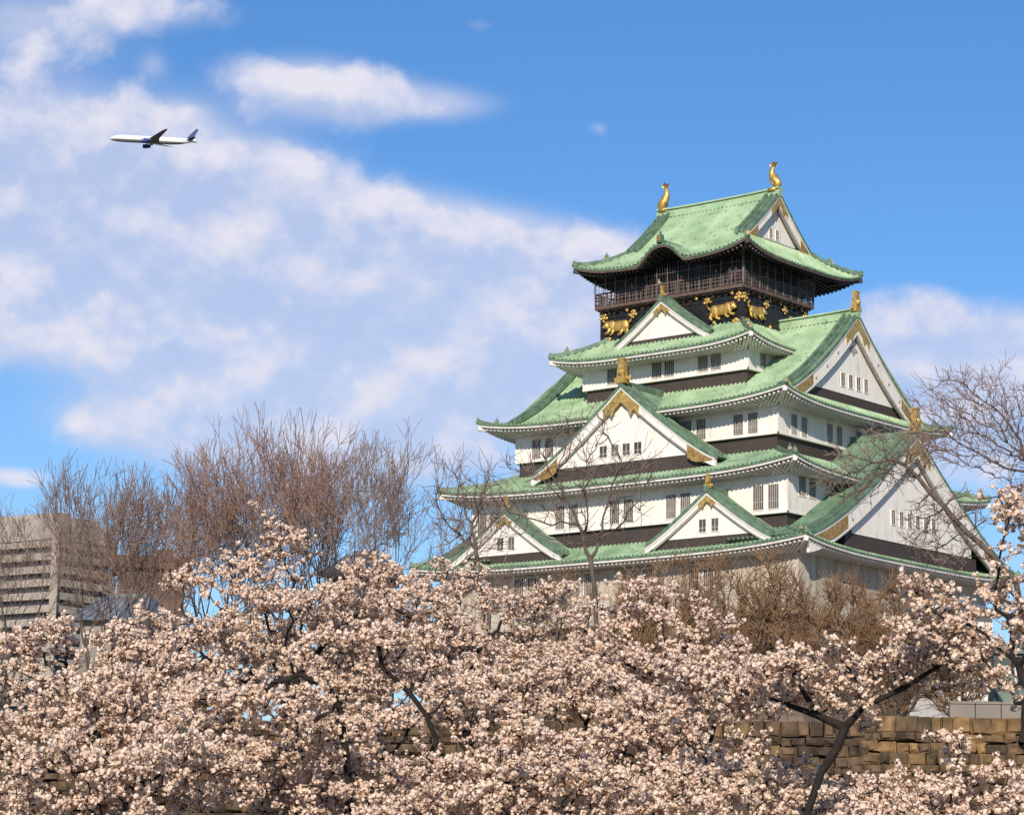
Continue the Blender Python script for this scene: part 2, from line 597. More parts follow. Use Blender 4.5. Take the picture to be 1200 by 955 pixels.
def skirt_roof(U, V, zt, Ui, Vi, zi, lift, Wu, Wv, wall_top, mat='copper'):
    zm = zt - lift

    def prof(t):
        return zm + (zi - zm) * np.power(np.clip(1 - t, 0, 1), 1.25)
    mb = MB()
    for k in range(4):
        A, D, Ai, Di = (U, V, Ui, Vi) if k % 2 == 0 else (V, U, Vi, Ui)

        def d0f(s, A=A, D=D, Ai=Ai, Di=Di):
            return Di + (D - Di) * np.clip((s - Ai) / (A - Ai), 0, 1)

        def zf(s, d, A=A, D=D, Ai=Ai, Di=Di):
            t = (d - Di) / (D - Di)
            L = Ai + (A - Ai) * t
            return prof(t) + lift * np.power(np.clip(np.abs(s) / L, 0, 1), 4) * np.power(np.clip(t, 0, 1), 1.3)
        tiled(mb, A, d0f, D, zf, smap(k), 9)
    roof = mb.build('tiled_roof', MAT[mat], CASTLE)

    def hp(t):
        return (Ui + (U - Ui) * t, Vi + (V - Vi) * t, float(prof(t) + lift * t ** 1.3))
    hip_and_ends(roof, hp)
    eave_parts(roof, U, V, Wu, Wv, lambda q: zm + lift * q ** 4, wall_top)
    corner_tips(roof, U, V, zt)
    return roof


def storey(Wu, Wv, z0, z1, skirt_z, mat='plaster', ox=0.0, oy=0.0):
    mb = MB()
    mb.box((ox, oy, (z0 + z1) / 2), (2 * Wu, 2 * Wv, z1 - z0))
    w = mb.build('wall', MAT[mat], CASTLE)
    if skirt_z is not None:
        mb = MB()
        mb.box((ox, oy, (skirt_z + z0) / 2 - .01), (2 * Wu - .6, 2 * Wv - .6, z0 - skirt_z + .02))
        mb.build('weatherboard_band', MAT['skirt'], CASTLE)
        mb = MB()
        for k in range(4):
            A, D = (Wu, Wv) if k % 2 == 0 else (Wv, Wu)
            fm = smap(k, ox, oy)
            mb.beam(fm(-A - .07, D + .02, z0 + .06), fm(A + .07, D + .02, z0 + .06), .10, .16)
        mb.build('wall_sill_course', MAT['plaster'], w)
    return w


WIN_CACHE = {}


def window(parent, k, a, d, z0, z1, w, bars=4):
    """Recessed latticed window: plaster frame and bars, dark pane behind."""
    key = (round(w, 2), round(z1 - z0, 2), bars)
    if key not in WIN_CACHE:
        h = z1 - z0
        fr = MB()
        t = .07
        for x in (-w / 2 - t / 2, w / 2 + t / 2):
            fr.box((x, -.03, 0), (t, .07, h + 2 * t))
        for z in (-h / 2 - t / 2, h / 2 + t / 2):
            fr.box((0, -.03, z), (w, .07, t))
        V = np.concatenate(fr.v)
        frm = np_mesh('window', V, [np.concatenate(x) for x in fr.f.values()], MAT['plaster'])
        br = MB()
        for i in range(bars):
            br.box((-w / 2 + w * (i + 1) / (bars + 1), -.034, 0), (.085, .05, h - .01))
        br.box((0, -.031, -h * .18), (w - .01, .03, .06))
        V = np.concatenate(br.v)
        brm = np_mesh('lattice', V, [np.concatenate(x) for x in br.f.values()], MAT['lattice'])
        pn = MB()
        pn.box((0, -.008, 0), (w, .012, h))
        V = np.concatenate(pn.v)
        pnm = np_mesh('pane', V, [np.concatenate(x) for x in pn.f.values()], MAT['pane'])
        WIN_CACHE[key] = (frm, brm, pnm)
    frm, brm, pnm = WIN_CACHE[key]
    p = smap(k)(a, d, (z0 + z1) / 2)
    rz = (0, math.pi / 2, math.pi, -math.pi / 2)[k]
    if parent is CASTLE:
        o = link('window', frm, parent)
        o.location = p
        o.rotation_euler = (0, 0, rz)
        link('pane', pnm, o)
        link('lattice', brm, o)
    else:
        for nm, me in (('window', frm), ('window_pane', pnm), ('window_lattice', brm)):
            o = link(nm, me, parent)
            o.location = p
            o.rotation_euler = (0, 0, rz)


def gable(k, a0, W, prof, df, wall_z, aw, dback=None, bw=.9, wins=(), gold_s=1.0, finial=1.0, ridge=True, ox=0.0, oy=0.0,
          rib=True, gold_ends=True, wall_in=.8):
    """Triangular gable facing side k. prof(|a|) is the roof-top height; df the outward distance of the verge."""
    fm0 = smap(k, ox, oy)

    def fm(a, d, z):
        return fm0(np.asarray(a, float) + a0, d, z)
    za = float(prof(np.array([0.0]))[0])
    aa = np.concatenate([np.linspace(-W, 0, 25), np.linspace(0, W, 25)[1:]])
    zz = prof(np.abs(aa))
    n = len(aa)
    # white gable wall is the part itself
    inner = np.linspace(-aw, aw, 41)
    top = prof(np.abs(inner)) - .35
    top = np.maximum(top, wall_z + .02)
    mb = MB()
    dw = df - wall_in
    V_ = np.concatenate([fm(inner, dw, np.full(41, wall_z)), fm(inner, dw, top), fm(inner, dw - .4, np.full(41, wall_z)), fm(inner, dw - .4, top)])
    F = []
    for i in range(40):
        F += [[i, i + 1, 41 + i + 1, 41 + i], [82 + i, 123 + i, 123 + i + 1, 82 + i + 1], [i, 82 + i, 82 + i + 1, i + 1], [41 + i, 41 + i + 1, 123 + i + 1, 123 + i]]
    mb.add(V_, F)
    g = mb.build('gable', MAT['plaster'], CASTLE)
    # dark band below the wall
    mb = MB()
    P = [fm(x, y, z) for x in (-aw - .9, aw + .9) for y in (dw - 1.0, dw - .06) for z in (wall_z - 1.3, wall_z - .003)]
    mb.hexa(P)
    mb.build('weatherboard_band', MAT['skirt'], g)
    # bargeboards: broad white board, a proud upper moulding, a thin inner moulding

    def board(top_off, bot_off, d_out, d_in, mat, name, lim=1.0):
        mb = MB()
        m_ = np.abs(aa) <= W * lim + 1e-6
        A_, Z_ = aa[m_], zz[m_]
        sl = np.abs(np.gradient(Z_, A_))
        kf = np.sqrt(1 + sl ** 2)
        kf[len(kf) // 2] = kf[len(kf) // 2 + 1]
        T = np.stack([fm(A_, d_out, Z_ - top_off * kf), fm(A_, d_out, Z_ - bot_off * kf), fm(A_, d_in, Z_ - bot_off * kf), fm(A_, d_in, Z_ - top_off * kf)], 1)
        F = [[4 * i + j, 4 * i + (j + 1) % 4, 4 * i + 4 + (j + 1) % 4, 4 * i + 4 + j] for i in range(len(A_) - 1) for j in range(4)]
        F += [[0, 1, 2, 3], [4 * len(A_) - 1, 4 * len(A_) - 2, 4 * len(A_) - 3, 4 * len(A_) - 4]]
        mb.add(T.reshape(-1, 3), F)
        return mb.build(name, MAT[mat], g)
    board(.16, .16 + bw, df - .10, df - .34, 'plaster', 'bargeboard')
    board(.12, .27, df - .03, df - .30, 'trim', 'bargeboard_moulding')
    board(.16 + bw * .98, .16 + bw + .12, df - .16, df - .40, 'lattice', 'bargeboard_lip', .9)
    board(-.10, .115, df, df - .5, 'copper_dark', 'verge_tile_edge')
    if dback is not None:
        # the gable's own two tiled slopes
        s, b = tile_columns((df - dback) / 2)
        s = s + (df + dback) / 2
        mb = MB()
        for sg in (-1, 1):
            t = np.linspace(0, 1, 12)
            A_ = np.broadcast_to((sg * W * t)[None], (len(s), 12))
            Z_ = prof(np.abs(A_)) + b[:, None]
            D_ = np.broadcast_to(s[:, None], A_.shape)
            F = grid_faces(len(s), 12)
            mb.add(fm(A_, D_, Z_).reshape(-1, 3), F if sg > 0 else F[:, ::-1])
            # underside
            A2 = np.broadcast_to((sg * W * t)[None], (2, 12))
            D2 = np.broadcast_to(np.array([dback, df - .5])[:, None], A2.shape)
            mb.add(fm(A2, D2, prof(np.abs(A2)) - .15).reshape(-1, 3), grid_faces(2, 12))
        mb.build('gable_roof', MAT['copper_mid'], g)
    if rib:
        for off, w_, h_ in ((.20, .30, .26), (.72, .34, .34), (1.30, .40, .42)):
            if dback is not None and df - off < dback + .2:
                continue
            for sg in (-1, 1):
                mb = MB()
                A_ = sg * np.linspace(0.05, W * .985, 16)
                mb.sweep(fm(A_, df - off, prof(np.abs(A_))), w_, h_, .0)
                mb.build('verge_ridge', MAT['copper_dark'], g)
    if ridge and dback is not None:
        mb = MB()
        mb.sweep(fm(np.zeros(4), np.linspace(dback, df + .05, 4), np.full(4, za)), .55, .55, -.1)
        mb.build('gable_ridge', MAT['copper_dark'], g)
    # gilded apex plate (inverted V with pendant) and gilded lower ends
    gs = gold_s
    mb = MB()
    ga = 1.7 * gs
    oa = np.linspace(-ga, ga, 13)
    up = [(x, float(prof(np.array([abs(x)]))[0]) - .34) for x in oa]
    p0 = za - .34
    lo = [(ga * .96, up[-1][1] - .75 * gs), (ga * .72, up[-1][1] - .15 * gs), (ga * .52, p0 - 2.05 * gs), (ga * .36, p0 - 1.45 * gs), (ga * .16, p0 - 1.2 * gs), (0, p0 - .95 * gs)]
    lo += [(-x, z) for x, z in lo[-2::-1]]
    mb.poly(up + lo, fm, df - .095, df - .03)
    mb.build('gilded_apex_plate', MAT['gold'], g)
    if gold_ends:
        for sg in (-1, 1):
            mb = MB()
            x = np.linspace(max(aw * .97, W * .66), W * .965, 6)
            pts = [(sg * q, float(prof(np.array([q]))[0]) - .30) for q in x]
            zb_ = pts[-1][1]
            pts += [(sg * q, min(max(zb_ - .15, float(prof(np.array([q]))[0]) - .30 - bw * (1.9 if W < 10 else .85)), float(prof(np.array([q]))[0]) - .42)) for q in x[::-1]]
            if sg < 0:
                pts = pts[::-1]
            mb.poly(pts, fm, df - .095, df - .05)
            mb.build('gilded_end_plate', MAT['bronze'], g)
    # carved pendant of leaves below the apex, and small nail covers on the boards
    if bw > .7:
        zc = za - 2.9 * max(gs, .6)
        mb = MB()
        pts = [(0, zc - .45), (.22, zc - .12), (.62, zc + .02), (.40, zc + .22), (.14, zc + .30), (0, zc + .48), (-.14, zc + .30), (-.40, zc + .22), (-.62, zc + .02), (-.22, zc - .12)]
        mb.poly(pts, fm, dw + .09, dw)
        mb.build('plaster_boss', MAT['lattice'], g)
        for q in (.30, .46, .62):
            for sg in (-1, 1):
                mb = MB()
                z_ = float(prof(np.array([W * q]))[0]) - .3 - bw * .55
                mb.box(fm(sg * W * q, df - .08, z_), (.16, .16, .16))
                mb.build('nail_cover', MAT['lattice'], g)
    if finial:
        finial_post(g, fm(0, df - .25, za + .35), finial, (-math.pi / 2, 0, math.pi / 2, math.pi)[k])
    for (x, z0, z1, w) in wins:
        window(g, k, a0 + x, dw + (0 if k % 2 else 0), z0, z1, w, 1) if not (ox or oy) else window(g, k, a0 + x + (ox if k in (0,) else oy if k == 1 else 0), dw + (ox if k == 1 else -ox if k == 3 else 0), z0, z1, w, 1)
    return g


def finial_post(parent, p, s, ang):
    """Gilded ridge-end ornament: stepped base, shield with horns."""
    mb = MB()
    p = np.asarray(p, float)
    c, s_ = math.cos(ang), math.sin(ang)
    o = np.array([c, s_, 0])
    l = np.array([-s_, c, 0])
    mb.box(p + [0, 0, .05 * s], (.46 * s, .62 * s, .30 * s), ang)
    mb.box(p + [0, 0, .50 * s], (.38 * s, .46 * s, .62 * s), ang, .86)
    mb.box(p + [0, 0, .98 * s], (.32 * s, .38 * s, .36 * s), ang, .92)
    mb.box(p + [0, 0, 1.20 * s], (.36 * s, .44 * s, .09 * s), ang)
    for sg in (-1, 1):
        mb.tube([p + l * sg * .28 * s + [0, 0, .2 * s], p + l * sg * .46 * s + [0, 0, .12 * s], p + l * sg * .52 * s + [0, 0, .30 * s]], [.12 * s, .10 * s, .03 * s], 5)
    mb.tube([p + o * .18 * s + [0, 0, .5 * s], p + o * .30 * s + [0, 0, .5 * s]], [.2 * s, .12 * s], 8)
    mb.build('gilded_ridge_end', MAT['gold'], parent)


def fish(parent, p, s, ang):
    """Gilded dolphin-like ridge fish standing on its chin, tail flung upward."""
    mb = MB()
    p = np.asarray(p, float)
    c, s_ = math.cos(ang), math.sin(ang)
    o = np.array([c, s_, 0])
    l = np.array([-s_, c, 0])
    up = np.array([0, 0, 1.0])
    # spine in the (outward, up) plane
    sp = [(.34, .16, .22), (.42, .42, .44), (.22, .74, .48), (.0, 1.06, .42), (-.18, 1.40, .34), (-.22, 1.74, .26), (-.12, 2.02, .18), (.04, 2.22, .10)]
    rings = []
    n = 10
    for i, (x, z, r) in enumerate(sp):
        j0, j1 = max(i - 1, 0), min(i + 1, len(sp) - 1)
        t = np.array([sp[j1][0] - sp[j0][0], sp[j1][1] - sp[j0][1]])
        t /= np.linalg.norm(t)
        nrm = np.array([t[1], -t[0]])
        ring = []
        for q in range(n):
            a = 2 * math.pi * q / n
            e = nrm * math.cos(a) * r
            ring.append(p + (o * (x + e[0]) + up * (z + e[1]) + l * math.sin(a) * r * .8) * s)
        rings.append(ring)
    mb.loft(rings)
    # tail fan, dorsal fins, side fins
    def fin(pts, th=.05):
        c3 = [p + (o * x + up * z + l * y) * s for x, y, z in pts]
        V_ = [q + l * th * s for q in c3] + [q - l * th * s for q in c3]
        m = len(pts)
        mb.add(V_, [[i, (i + 1) % m, m + (i + 1) % m, m + i] for i in range(m)])
        mb.f.setdefault(m, []).append(np.array([list(range(m)), list(range(m, 2 * m))[::-1]]) + mb.n - 2 * m)
    fin([(.02, 0, 2.05), (.46, 0, 2.5), (.18, 0, 2.44), (.04, 0, 2.72), (-.16, 0, 2.44), (-.48, 0, 2.55), (-.2, 0, 2.05)], .09)
    fin([(.42, 0, .95), (.62, 0, 1.05), (.30, 0, 1.2), (.40, 0, 1.4), (.12, 0, 1.45), (.14, 0, 1.15)])
    for sg in (-1, 1):
        q = [(.30, sg * .30, .55), (.10, sg * .62, .85), (.05, sg * .55, .6), (.16, sg * .3, .40)]
        fin(q, .03)
    mb.box(p + up * .02 * s, (.75 * s, .9 * s, .3 * s), ang)
    mb.build('gilded_roof_fish', MAT['gold'], parent, True)


# ---- stone base and storey 1
mb = MB()
B0, B1 = (21.6, 17.6, -14.2), (17.6, 13.9, 0.0)
mb.hexa([(sx * (B1 if z else B0)[0], sy * (B1 if z else B0)[1], (B1 if z else B0)[2]) for sx in (-1, 1) for sy in (-1, 1) for z in (0, 1)])
mb.build('stone_base', MAT['basestone'], CASTLE)
storey(18.75, 14.9, 0.0, 5.3, None, 'shade_plaster')
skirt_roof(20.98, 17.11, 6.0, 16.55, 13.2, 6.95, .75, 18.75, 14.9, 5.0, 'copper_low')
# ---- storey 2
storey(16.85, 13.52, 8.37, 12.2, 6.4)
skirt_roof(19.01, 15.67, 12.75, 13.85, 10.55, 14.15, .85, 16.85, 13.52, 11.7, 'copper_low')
# ---- storey 3
storey(14.13, 10.84, 15.49, 18.6, 13.6)
# ---- storey 4
storey(8.98, 7.71, 22.04, 24.6, 19.9)
skirt_roof(10.98, 10.16, 24.89, 7.2, 6.0, 26.75, .75, 8.98, 7.71, 23.9)


def irimoya(U, V, zt, lift, zr, G, Yg, p, Wu, Wv, wall_top, ox=0.0, oy=0.0, dark=False, bump=None, wall_in=.8):
    zm = zt - lift

    def zp(d):
        return zm + (zr - zm) * np.power(np.clip(1 - np.asarray(d, float) / V, 0, 1), p)
    mb = MB()

    def zmain(s, d):
        t = np.clip((d - Yg) / (V - Yg), 0, 1)
        L = G + (U - G) * t
        z = zp(d) + lift * np.power(np.clip(np.abs(s) / L, 0, 1), 4) * np.power(t, 1.3)
        if bump is not None:
            zb = bump(s)
            z = np.maximum(z, zb) + .25 * np.exp(-np.abs(z - zb) / .25)*0.5
        return z
    for k in (0, 2):
        def d0f(s):
            return np.where(s <= G, 0.0, Yg + (V - Yg) * np.clip((s - G) / (U - G), 0, 1))
        tiled(mb, U, d0f, V, zmain, smap(k, ox, oy), 18)
    for k in (1, 3):
        def d0f(s):
            return np.where(s <= Yg, G - wall_in - .4, G + (U - G) * np.clip((s - Yg) / (V - Yg), 0, 1))

        def zs(s, d):
            t = (d - G) / (U - G)
            tc_ = np.clip(t, 0, 1)
            L = Yg + (V - Yg) * tc_
            base = zp(Yg + tc_ * (V - Yg)) + np.where(t < 0, -t * .4, 0)
            return base + lift * np.power(np.clip(np.abs(s) / L, 0, 1), 4) * np.power(tc_, 1.3)
        tiled(mb, V, d0f, U, zs, smap(k, ox, oy), 9)
    roof = mb.build('tiled_roof', MAT['copper'], CASTLE)

    def hp(t):
        return (G + (U - G) * t, Yg + (V - Yg) * t, float(zp(Yg + (V - Yg) * t)) + lift * t ** 1.3)
    hip_and_ends(roof, hp, ((.97, .55), (.35, .9)), ox, oy)
    eave_parts(roof, U, V, Wu, Wv, lambda q: zm + lift * q ** 4, wall_top, dark, ox, oy, zmod=bump)
    corner_tips(roof, U, V, zt, ox, oy, dark)
    mbr = MB()
    xs = np.linspace(-G - .05, G + .05, 12)
    mbr.sweep(np.stack([xs + ox, np.full(12, oy), zr + 0.0 * xs + .12 * (np.abs(xs) / G) ** 3], 1), .62, .70, -.2)
    mbr.sweep(np.stack([xs + ox, np.full(12, oy), zr + .46 + .12 * (np.abs(xs) / G) ** 3], 1), .8, .18, .05)
    mbr.build('main_ridge', MAT['copper'], roof)
    return roof, zp


# ---- roof 3: hip-and-gable
roof3, zp3 = irimoya(16.53, 13.36, 19.07, .85, 27.15, 15.2, 10.7, 1.5, 14.13, 10.84, 18.0)
for k in (1, 3):
    gable(k, 0.0, 10.7, lambda a: zp3(a) + .25, 15.2, 20.2, 6.9, None, 1.1,
          [(x, 20.85, 22.0, .62) for x in (-1.65, -.42, .82, 2.05)], 1.1, 1.35 if k == 1 else 0, False, wall_in=.6)
# ---- front chidori gables


def cprof(zb, za, W, p):
    return lambda a: zb + (za - zb) * np.power(np.clip(1 - np.asarray(a, float) / W, 0, 1), p)


for k in (0, 2):
    gable(k, 0.0, 9.85, cprof(13.55, 20.6, 9.85, 1.18), 13.85, 14.05, 7.2, 8.0, .62,
          [(x, 14.6, 15.6, .78) for x in (-2.15, -.9, .32, 1.55)], 1.15, 1.65, wall_in=.5)
    gable(k, 0.0, 5.2, cprof(25.6, 29.2, 5.2, 1.12), 8.15, 25.9, 4.3, 5.9, .34, [], .5, .75, gold_ends=False, wall_in=.4)
    for s in (-1, 1):
        gable(k, s * 10.76, 6.25, cprof(6.15, 10.25, 6.25, 1.15), 16.3, 6.55, 4.9, 13.0, .38,
              [(-.62, 6.95, 8.0, .68), (.62, 6.95, 8.0, .68)], .5, .85, gold_ends=False, wall_in=.4)
# ---- great side gables on roof 1
for k in (1, 3):
    gable(k, .4 if k == 1 else -.4, 16.6, cprof(6.05, 16.3, 16.6, 1.3), 20.75, 6.9, 9.6, 12.5, 1.3,
          [(x, 8.35, 9.55, .62) for x in (-3.2, -1.9, -.6, .7, 2.0, 3.3)], 1.2, 1.6, wall_in=.6)

# ---- windows on the walls
for k in (0, 2):
    for c in (-4.95, 0.0, 4.97):
        for x in (-.68, .68):
            window(CASTLE, k, c + x, 7.71, 22.32, 23.75, 1.05)
    for c in (-10.9, 10.9, -5.6, 5.6):
        for x in (-.74, .74):
            window(CASTLE, k, c + x, 10.84, 15.7, 17.45, .95)
    for c in (-14.8, -5.95, 0.0, 5.95, 14.75):
        for x in (-.74, .74):
            window(CASTLE, k, c + x, 13.52, 8.75, 10.75, 1.0)
    for c in (-9.3, -3.1, 3.1, 9.3):
        for x in (-.74, .74):
            window(CASTLE, k, c + x, 14.9, 2.6, 4.5, 1.0)
for k in (1, 3):
    for c in (-7.75, -2.3, 2.3, 7.75):
        for x in (-.76, .76):
            window(CASTLE, k, c + x, 14.13, 15.68, 17.4, .88)
    for c in (-10.7, 10.7):
        for x in (-.74, .74):
            window(CASTLE, k, c + x, 16.85, 9.95, 11.5, 1.0)
    for c in (-5.5, 5.5):
        window(CASTLE, k, c, 8.98, 22.6, 23.8, .9)

# ---- storey 5: black body with gilded beasts, balcony, observation floor, top roof
BX, BY, BU, BV = -.46, -1.0, 8.1, 5.5
mb = MB()
mb.box((BX, BY, 27.2), (2 * BU - .9, 2 * BV - .9, 5.2))
body = mb.build('lacquered_wall', MAT['black'], CASTLE)
mb = MB()
for k in range(4):
    A, D = (BU, BV) if k % 2 == 0 else (BV, BU)
    fm = smap(k, BX, BY)
    n = int(2 * A / 1.6)
    for i in range(n + 1):
        x = -A + .45 + (2 * A - .9) * i / n
        mb.box(fm(x, D - .43, 27.2), (.22, .22, 5.0))
    for z in (27.0, 28.9):
        mb.beam(fm(-A + .4, D - .42, z), fm(A - .4, D - .42, z), .12, .2)
    for i in range(2 * n):
        x = -A + .45 + (2 * A - .9) * (i + .5) / (2 * n)
        mb.beam(fm(x, D - .5, 29.25), fm(x, D + .1, 29.5), .2, .25)
mb.build('timber_frame', MAT['black'], body)


def blob(mb, c, r, n=8, m=6):
    rings = []
    for i in range(1, m):
        th = math.pi * i / m
        rings.append([(c[0] + r[0] * math.sin(th) * math.cos(2 * math.pi * j / n), c[1] + r[1] * math.sin(th) * math.sin(2 * math.pi * j / n), c[2] - r[2] * math.cos(th)) for j in range(n)])
    mb.loft(rings)


def tiger_mesh():
    """Crouching tiger in low relief, facing +x, about 2.3 m long, in the xz plane with depth along -y."""
    mb = MB()
    blob(mb, (0, -.12, .15), (.9, .22, .46), 12, 8)
    blob(mb, (.62, -.14, .22), (.48, .24, .48), 10, 7)
    blob(mb, (-.62, -.14, .10), (.5, .24, .52), 10, 7)
    blob(mb, (1.12, -.20, .30), (.30, .24, .29), 10, 7)
    blob(mb, (1.36, -.24, .20), (.15, .16, .14), 8, 6)
    for x in (1.0, 1.2):
        mb.tube([(x, -.2, .52), (x - .02, -.2, .70)], [.09, .02], 5)
    for path in ([(.72, -.2, .05), (.98, -.24, -.28), (1.30, -.24, -.34)], [(.45, -.2, 0), (.50, -.24, -.40), (.78, -.24, -.50)],
                 [(-.55, -.2, -.1), (-.35, -.24, -.48), (-.05, -.24, -.55)], [(-.85, -.2, -.05), (-1.02, -.24, -.42), (-.80, -.24, -.56)]):
        mb.tube(path, [.17, .12, .10], 7)
    t = [(-1.0, -.15, .25), (-1.28, -.15, .45), (-1.35, -.15, .78), (-1.12, -.15, .98), (-.92, -.15, .88)]
    mb.tube(t, [.10, .10, .09, .08, .05], 6)
    V_ = np.concatenate(mb.v)
    return np_mesh('gilded_tiger', V_, [np.concatenate(x) for x in mb.f.values()], MAT['gold'], True)


def crest_mesh():
    mb = MB()
    for (x, z, r) in ((0, 0, .2), (-.3, -.05, .16), (.3, -.05, .16), (0, .3, .15), (-.18, .22, .12), (.18, .22, .12), (0, -.3, .13)):
        blob(mb, (x, -.05, z), (r, .09, r), 8, 5)
    V_ = np.concatenate(mb.v)
    return np_mesh('gilded_crest', V_, [np.concatenate(x) for x in mb.f.values()], MAT['gold'], True)


def stud_mesh():
    mb = MB()
    blob(mb, (0, -.04, 0), (.13, .08, .13), 7, 5)
    V_ = np.concatenate(mb.v)
    return np_mesh('gilded_stud', V_, [np.concatenate(x) for x in mb.f.values()], MAT['gold'], True)


TG, CR, ST = tiger_mesh(), crest_mesh(), stud_mesh()
for k in range(4):
    A, D = (BU - .45, BV - .45) if k % 2 == 0 else (BV - .45, BU - .45)
    fm = smap(k, BX, BY)
    rz = (0, math.pi / 2, math.pi, -math.pi / 2)[k]

    def put(me, name, a, z, s=1.0, flip=1, dd=.08):
        o = link(name, me, body)
        o.location = fm(a, D + dd, z)
        o.rotation_euler = (0, 0, rz)
        o.scale = (s * flip, s, s)
    for sg in (-1, 1):
        put(TG, 'gilded_tiger', sg * (A - 2.0 if k % 2 == 0 else A - 1.9), 27.75, 1.12 if k % 2 == 0 else .95, sg if k % 2 == 0 else -sg)
        put(CR, 'gilded_crest', sg * (A - .25), 28.9, 1.1)
        put(CR, 'gilded_crest', sg * (A - .55), 26.5, 1.35)
        put(CR, 'gilded_crest', sg * (A - 3.6), 28.85, 1.0)
    n = 8 if k % 2 == 0 else 6
    for i in range(n):
        x = -A + 2 * A * (i + .5) / n
        put(ST, 'gilded_stud', x, 29.3, 1.3, 1, .06)
        if i % 2 == 0:
            put(ST, 'gilded_stud', x, 26.9, 1.5, 1, .06)

mb = MB()
mb.box((BX, BY, 29.78), (2 * BU + .1, 2 * BV + .1, .30))
mb.box((BX, BY, 29.56), (2 * BU - .3, 2 * BV - .3, .15))
balc = mb.build('balcony', MAT['brownwood'], CASTLE)
rl, net = MB(), MB()
for k in range(4):
    A, D = (BU, BV) if k % 2 == 0 else (BV, BU)
    fm = smap(k, BX, BY)
    for z, h in ((30.12, .10), (30.5, .08), (30.78, .08), (31.08, .13)):
        rl.beam(fm(-A - .12, D - .05, z), fm(A + .12, D - .05, z), .10, h)
    n = int(2 * A / .42)
    for i in range(n + 1):
        x = -A + 2 * A * i / n
        big = i % 3 == 0
        rl.box(fm(x, D - .05, 30.5 + (.06 if big else 0)), (.13 if big else .06, .13 if big else .06, 1.2 if big else 1.05))
    n = int(2 * A / 1.12)
    for i in range(n + 1):
        x = -A + 2 * A * i / n
        pst = MB()
        pst.beam(fm(x, D + .06, 29.95), fm(x, D + .06, 32.9), .05, .05)
        pst.build('netting_post', MAT['steel'], balc)
    n = int(2 * A / .28)
    for i in range(n + 1):
        x = -A + 2 * A * i / n
        net.beam(fm(x, D + .05, 30.0), fm(x, D + .3, 32.9), .012, .012)
    net.beam(fm(-A, D + .06, 31.95), fm(A, D + .06, 31.95), .03, .03)
rl.build('railing', MAT['brownwood'], balc)
net.build('bird_netting', MAT['steel'], balc)
mb = MB()
TU, TV = BU - 1.4, BV - 1.2
mb.box((BX, BY, 31.4), (2 * TU, 2 * TV, 3.4))
top_w = mb.build('observation_wall', MAT['black'], CASTLE)
mb = MB()
for k in range(4):
    A, D = (TU, TV) if k % 2 == 0 else (TV, TU)
    fm = smap(k, BX, BY)
    n = int(2 * A / 1.5)
    for i in range(n + 1):
        x = -A + 2 * A * i / n
        mb.box(fm(x, D + .05, 31.4), (.2, .2, 3.4))
    for z in (30.3, 31.9, 32.9):
        mb.beam(fm(-A, D + .04, z), fm(A, D + .04, z), .09, .16)
mb.build('timber_frame', MAT['skirt'], top_w)


def karahafu(s):
    s = np.asarray(s, float) - 0.25
    return 32.05 + 1.95 * np.exp(-(np.abs(s) / 2.15) ** 2.6)


roof5, zp5 = irimoya(9.53, 9.22, 33.37, .95, 39.35, 6.75, 5.1, 1.35, TU + .6, TV + .6, 32.9, .24, .24, True, karahafu, .7)
for k in (1, 3):
    gable(k, 0.0, 5.1, lambda a: zp5(a) + .22, 6.75, 35.25, 3.5, None, .62, [(-.5, 35.45, 36.3, .5), (.5, 35.45, 36.3, .5)], .75, 0, False,
          ox=.24, oy=.24, wall_in=.7)
mb = MB()
y_ = np.linspace(-9.15, -5.2, 8)
mb.sweep(np.stack([np.full(8, .49), y_ + .24, np.full(8, 33.98)], 1), .4, .38, .05)
og, od = MB(), MB()
ornament(og, mb, (.49, -8.9, 34.1), 1.1, -math.pi / 2)
mb.build('karahafu_ridge', MAT['copper_dark'], roof5)
og.build('ridge_end_boss', MAT['bronze'], roof5)
fish(CASTLE, (.24 + 6.05, .24, 39.95), 1.0, 0.0)
fish(CASTLE, (.24 - 6.05, .24, 39.95), 1.0, math.pi)
#SECTION2
# ================================================================== terrain, wall, buildings
MAT['earth'] = noisy('dry_earth_and_grass', (0.10, 0.075, 0.045), (0.13, 0.115, 0.055), 0.35, 0.95, c3=(0.06, 0.065, 0.03), s3=1.1, bump=0.4)
MAT['gravel'] = noisy('pale_gravel', (0.25, 0.21, 0.16), (0.32, 0.28, 0.22), 1.5, 0.95)
HV, RV = np.array(_h), np.array(_r)
CV = np.array(CAM)


def rh(r, h, z):
    """Point r metres to the right of and h metres ahead of the camera's bearing, at height z."""
    p = CV + RV * r + HV * h
    return np.array([p[0], p[1], z])


def px_r(px, h):
    p = np.array(place(px, 900, h))
    return float((p - CV) @ RV)


# ground sheet, finer near the camera with soft undulation
g1 = np.concatenate([-np.geomspace(9000, 60, 14), np.linspace(-50, 50, 11), np.geomspace(60, 9000, 14)])
GX, GY = np.meshgrid(g1, g1, indexing='ij')
GZ = GROUND_Z + .25 * np.sin(GX * .13) * np.cos(GY * .11)
gv = np.stack([GX + CV[0], GY + CV[1] + 30, GZ], -1).reshape(-1, 3)
tag(link('ground', np_mesh('ground', gv, grid_faces(len(g1), len(g1)), MAT['earth'], True)), kind='structure')
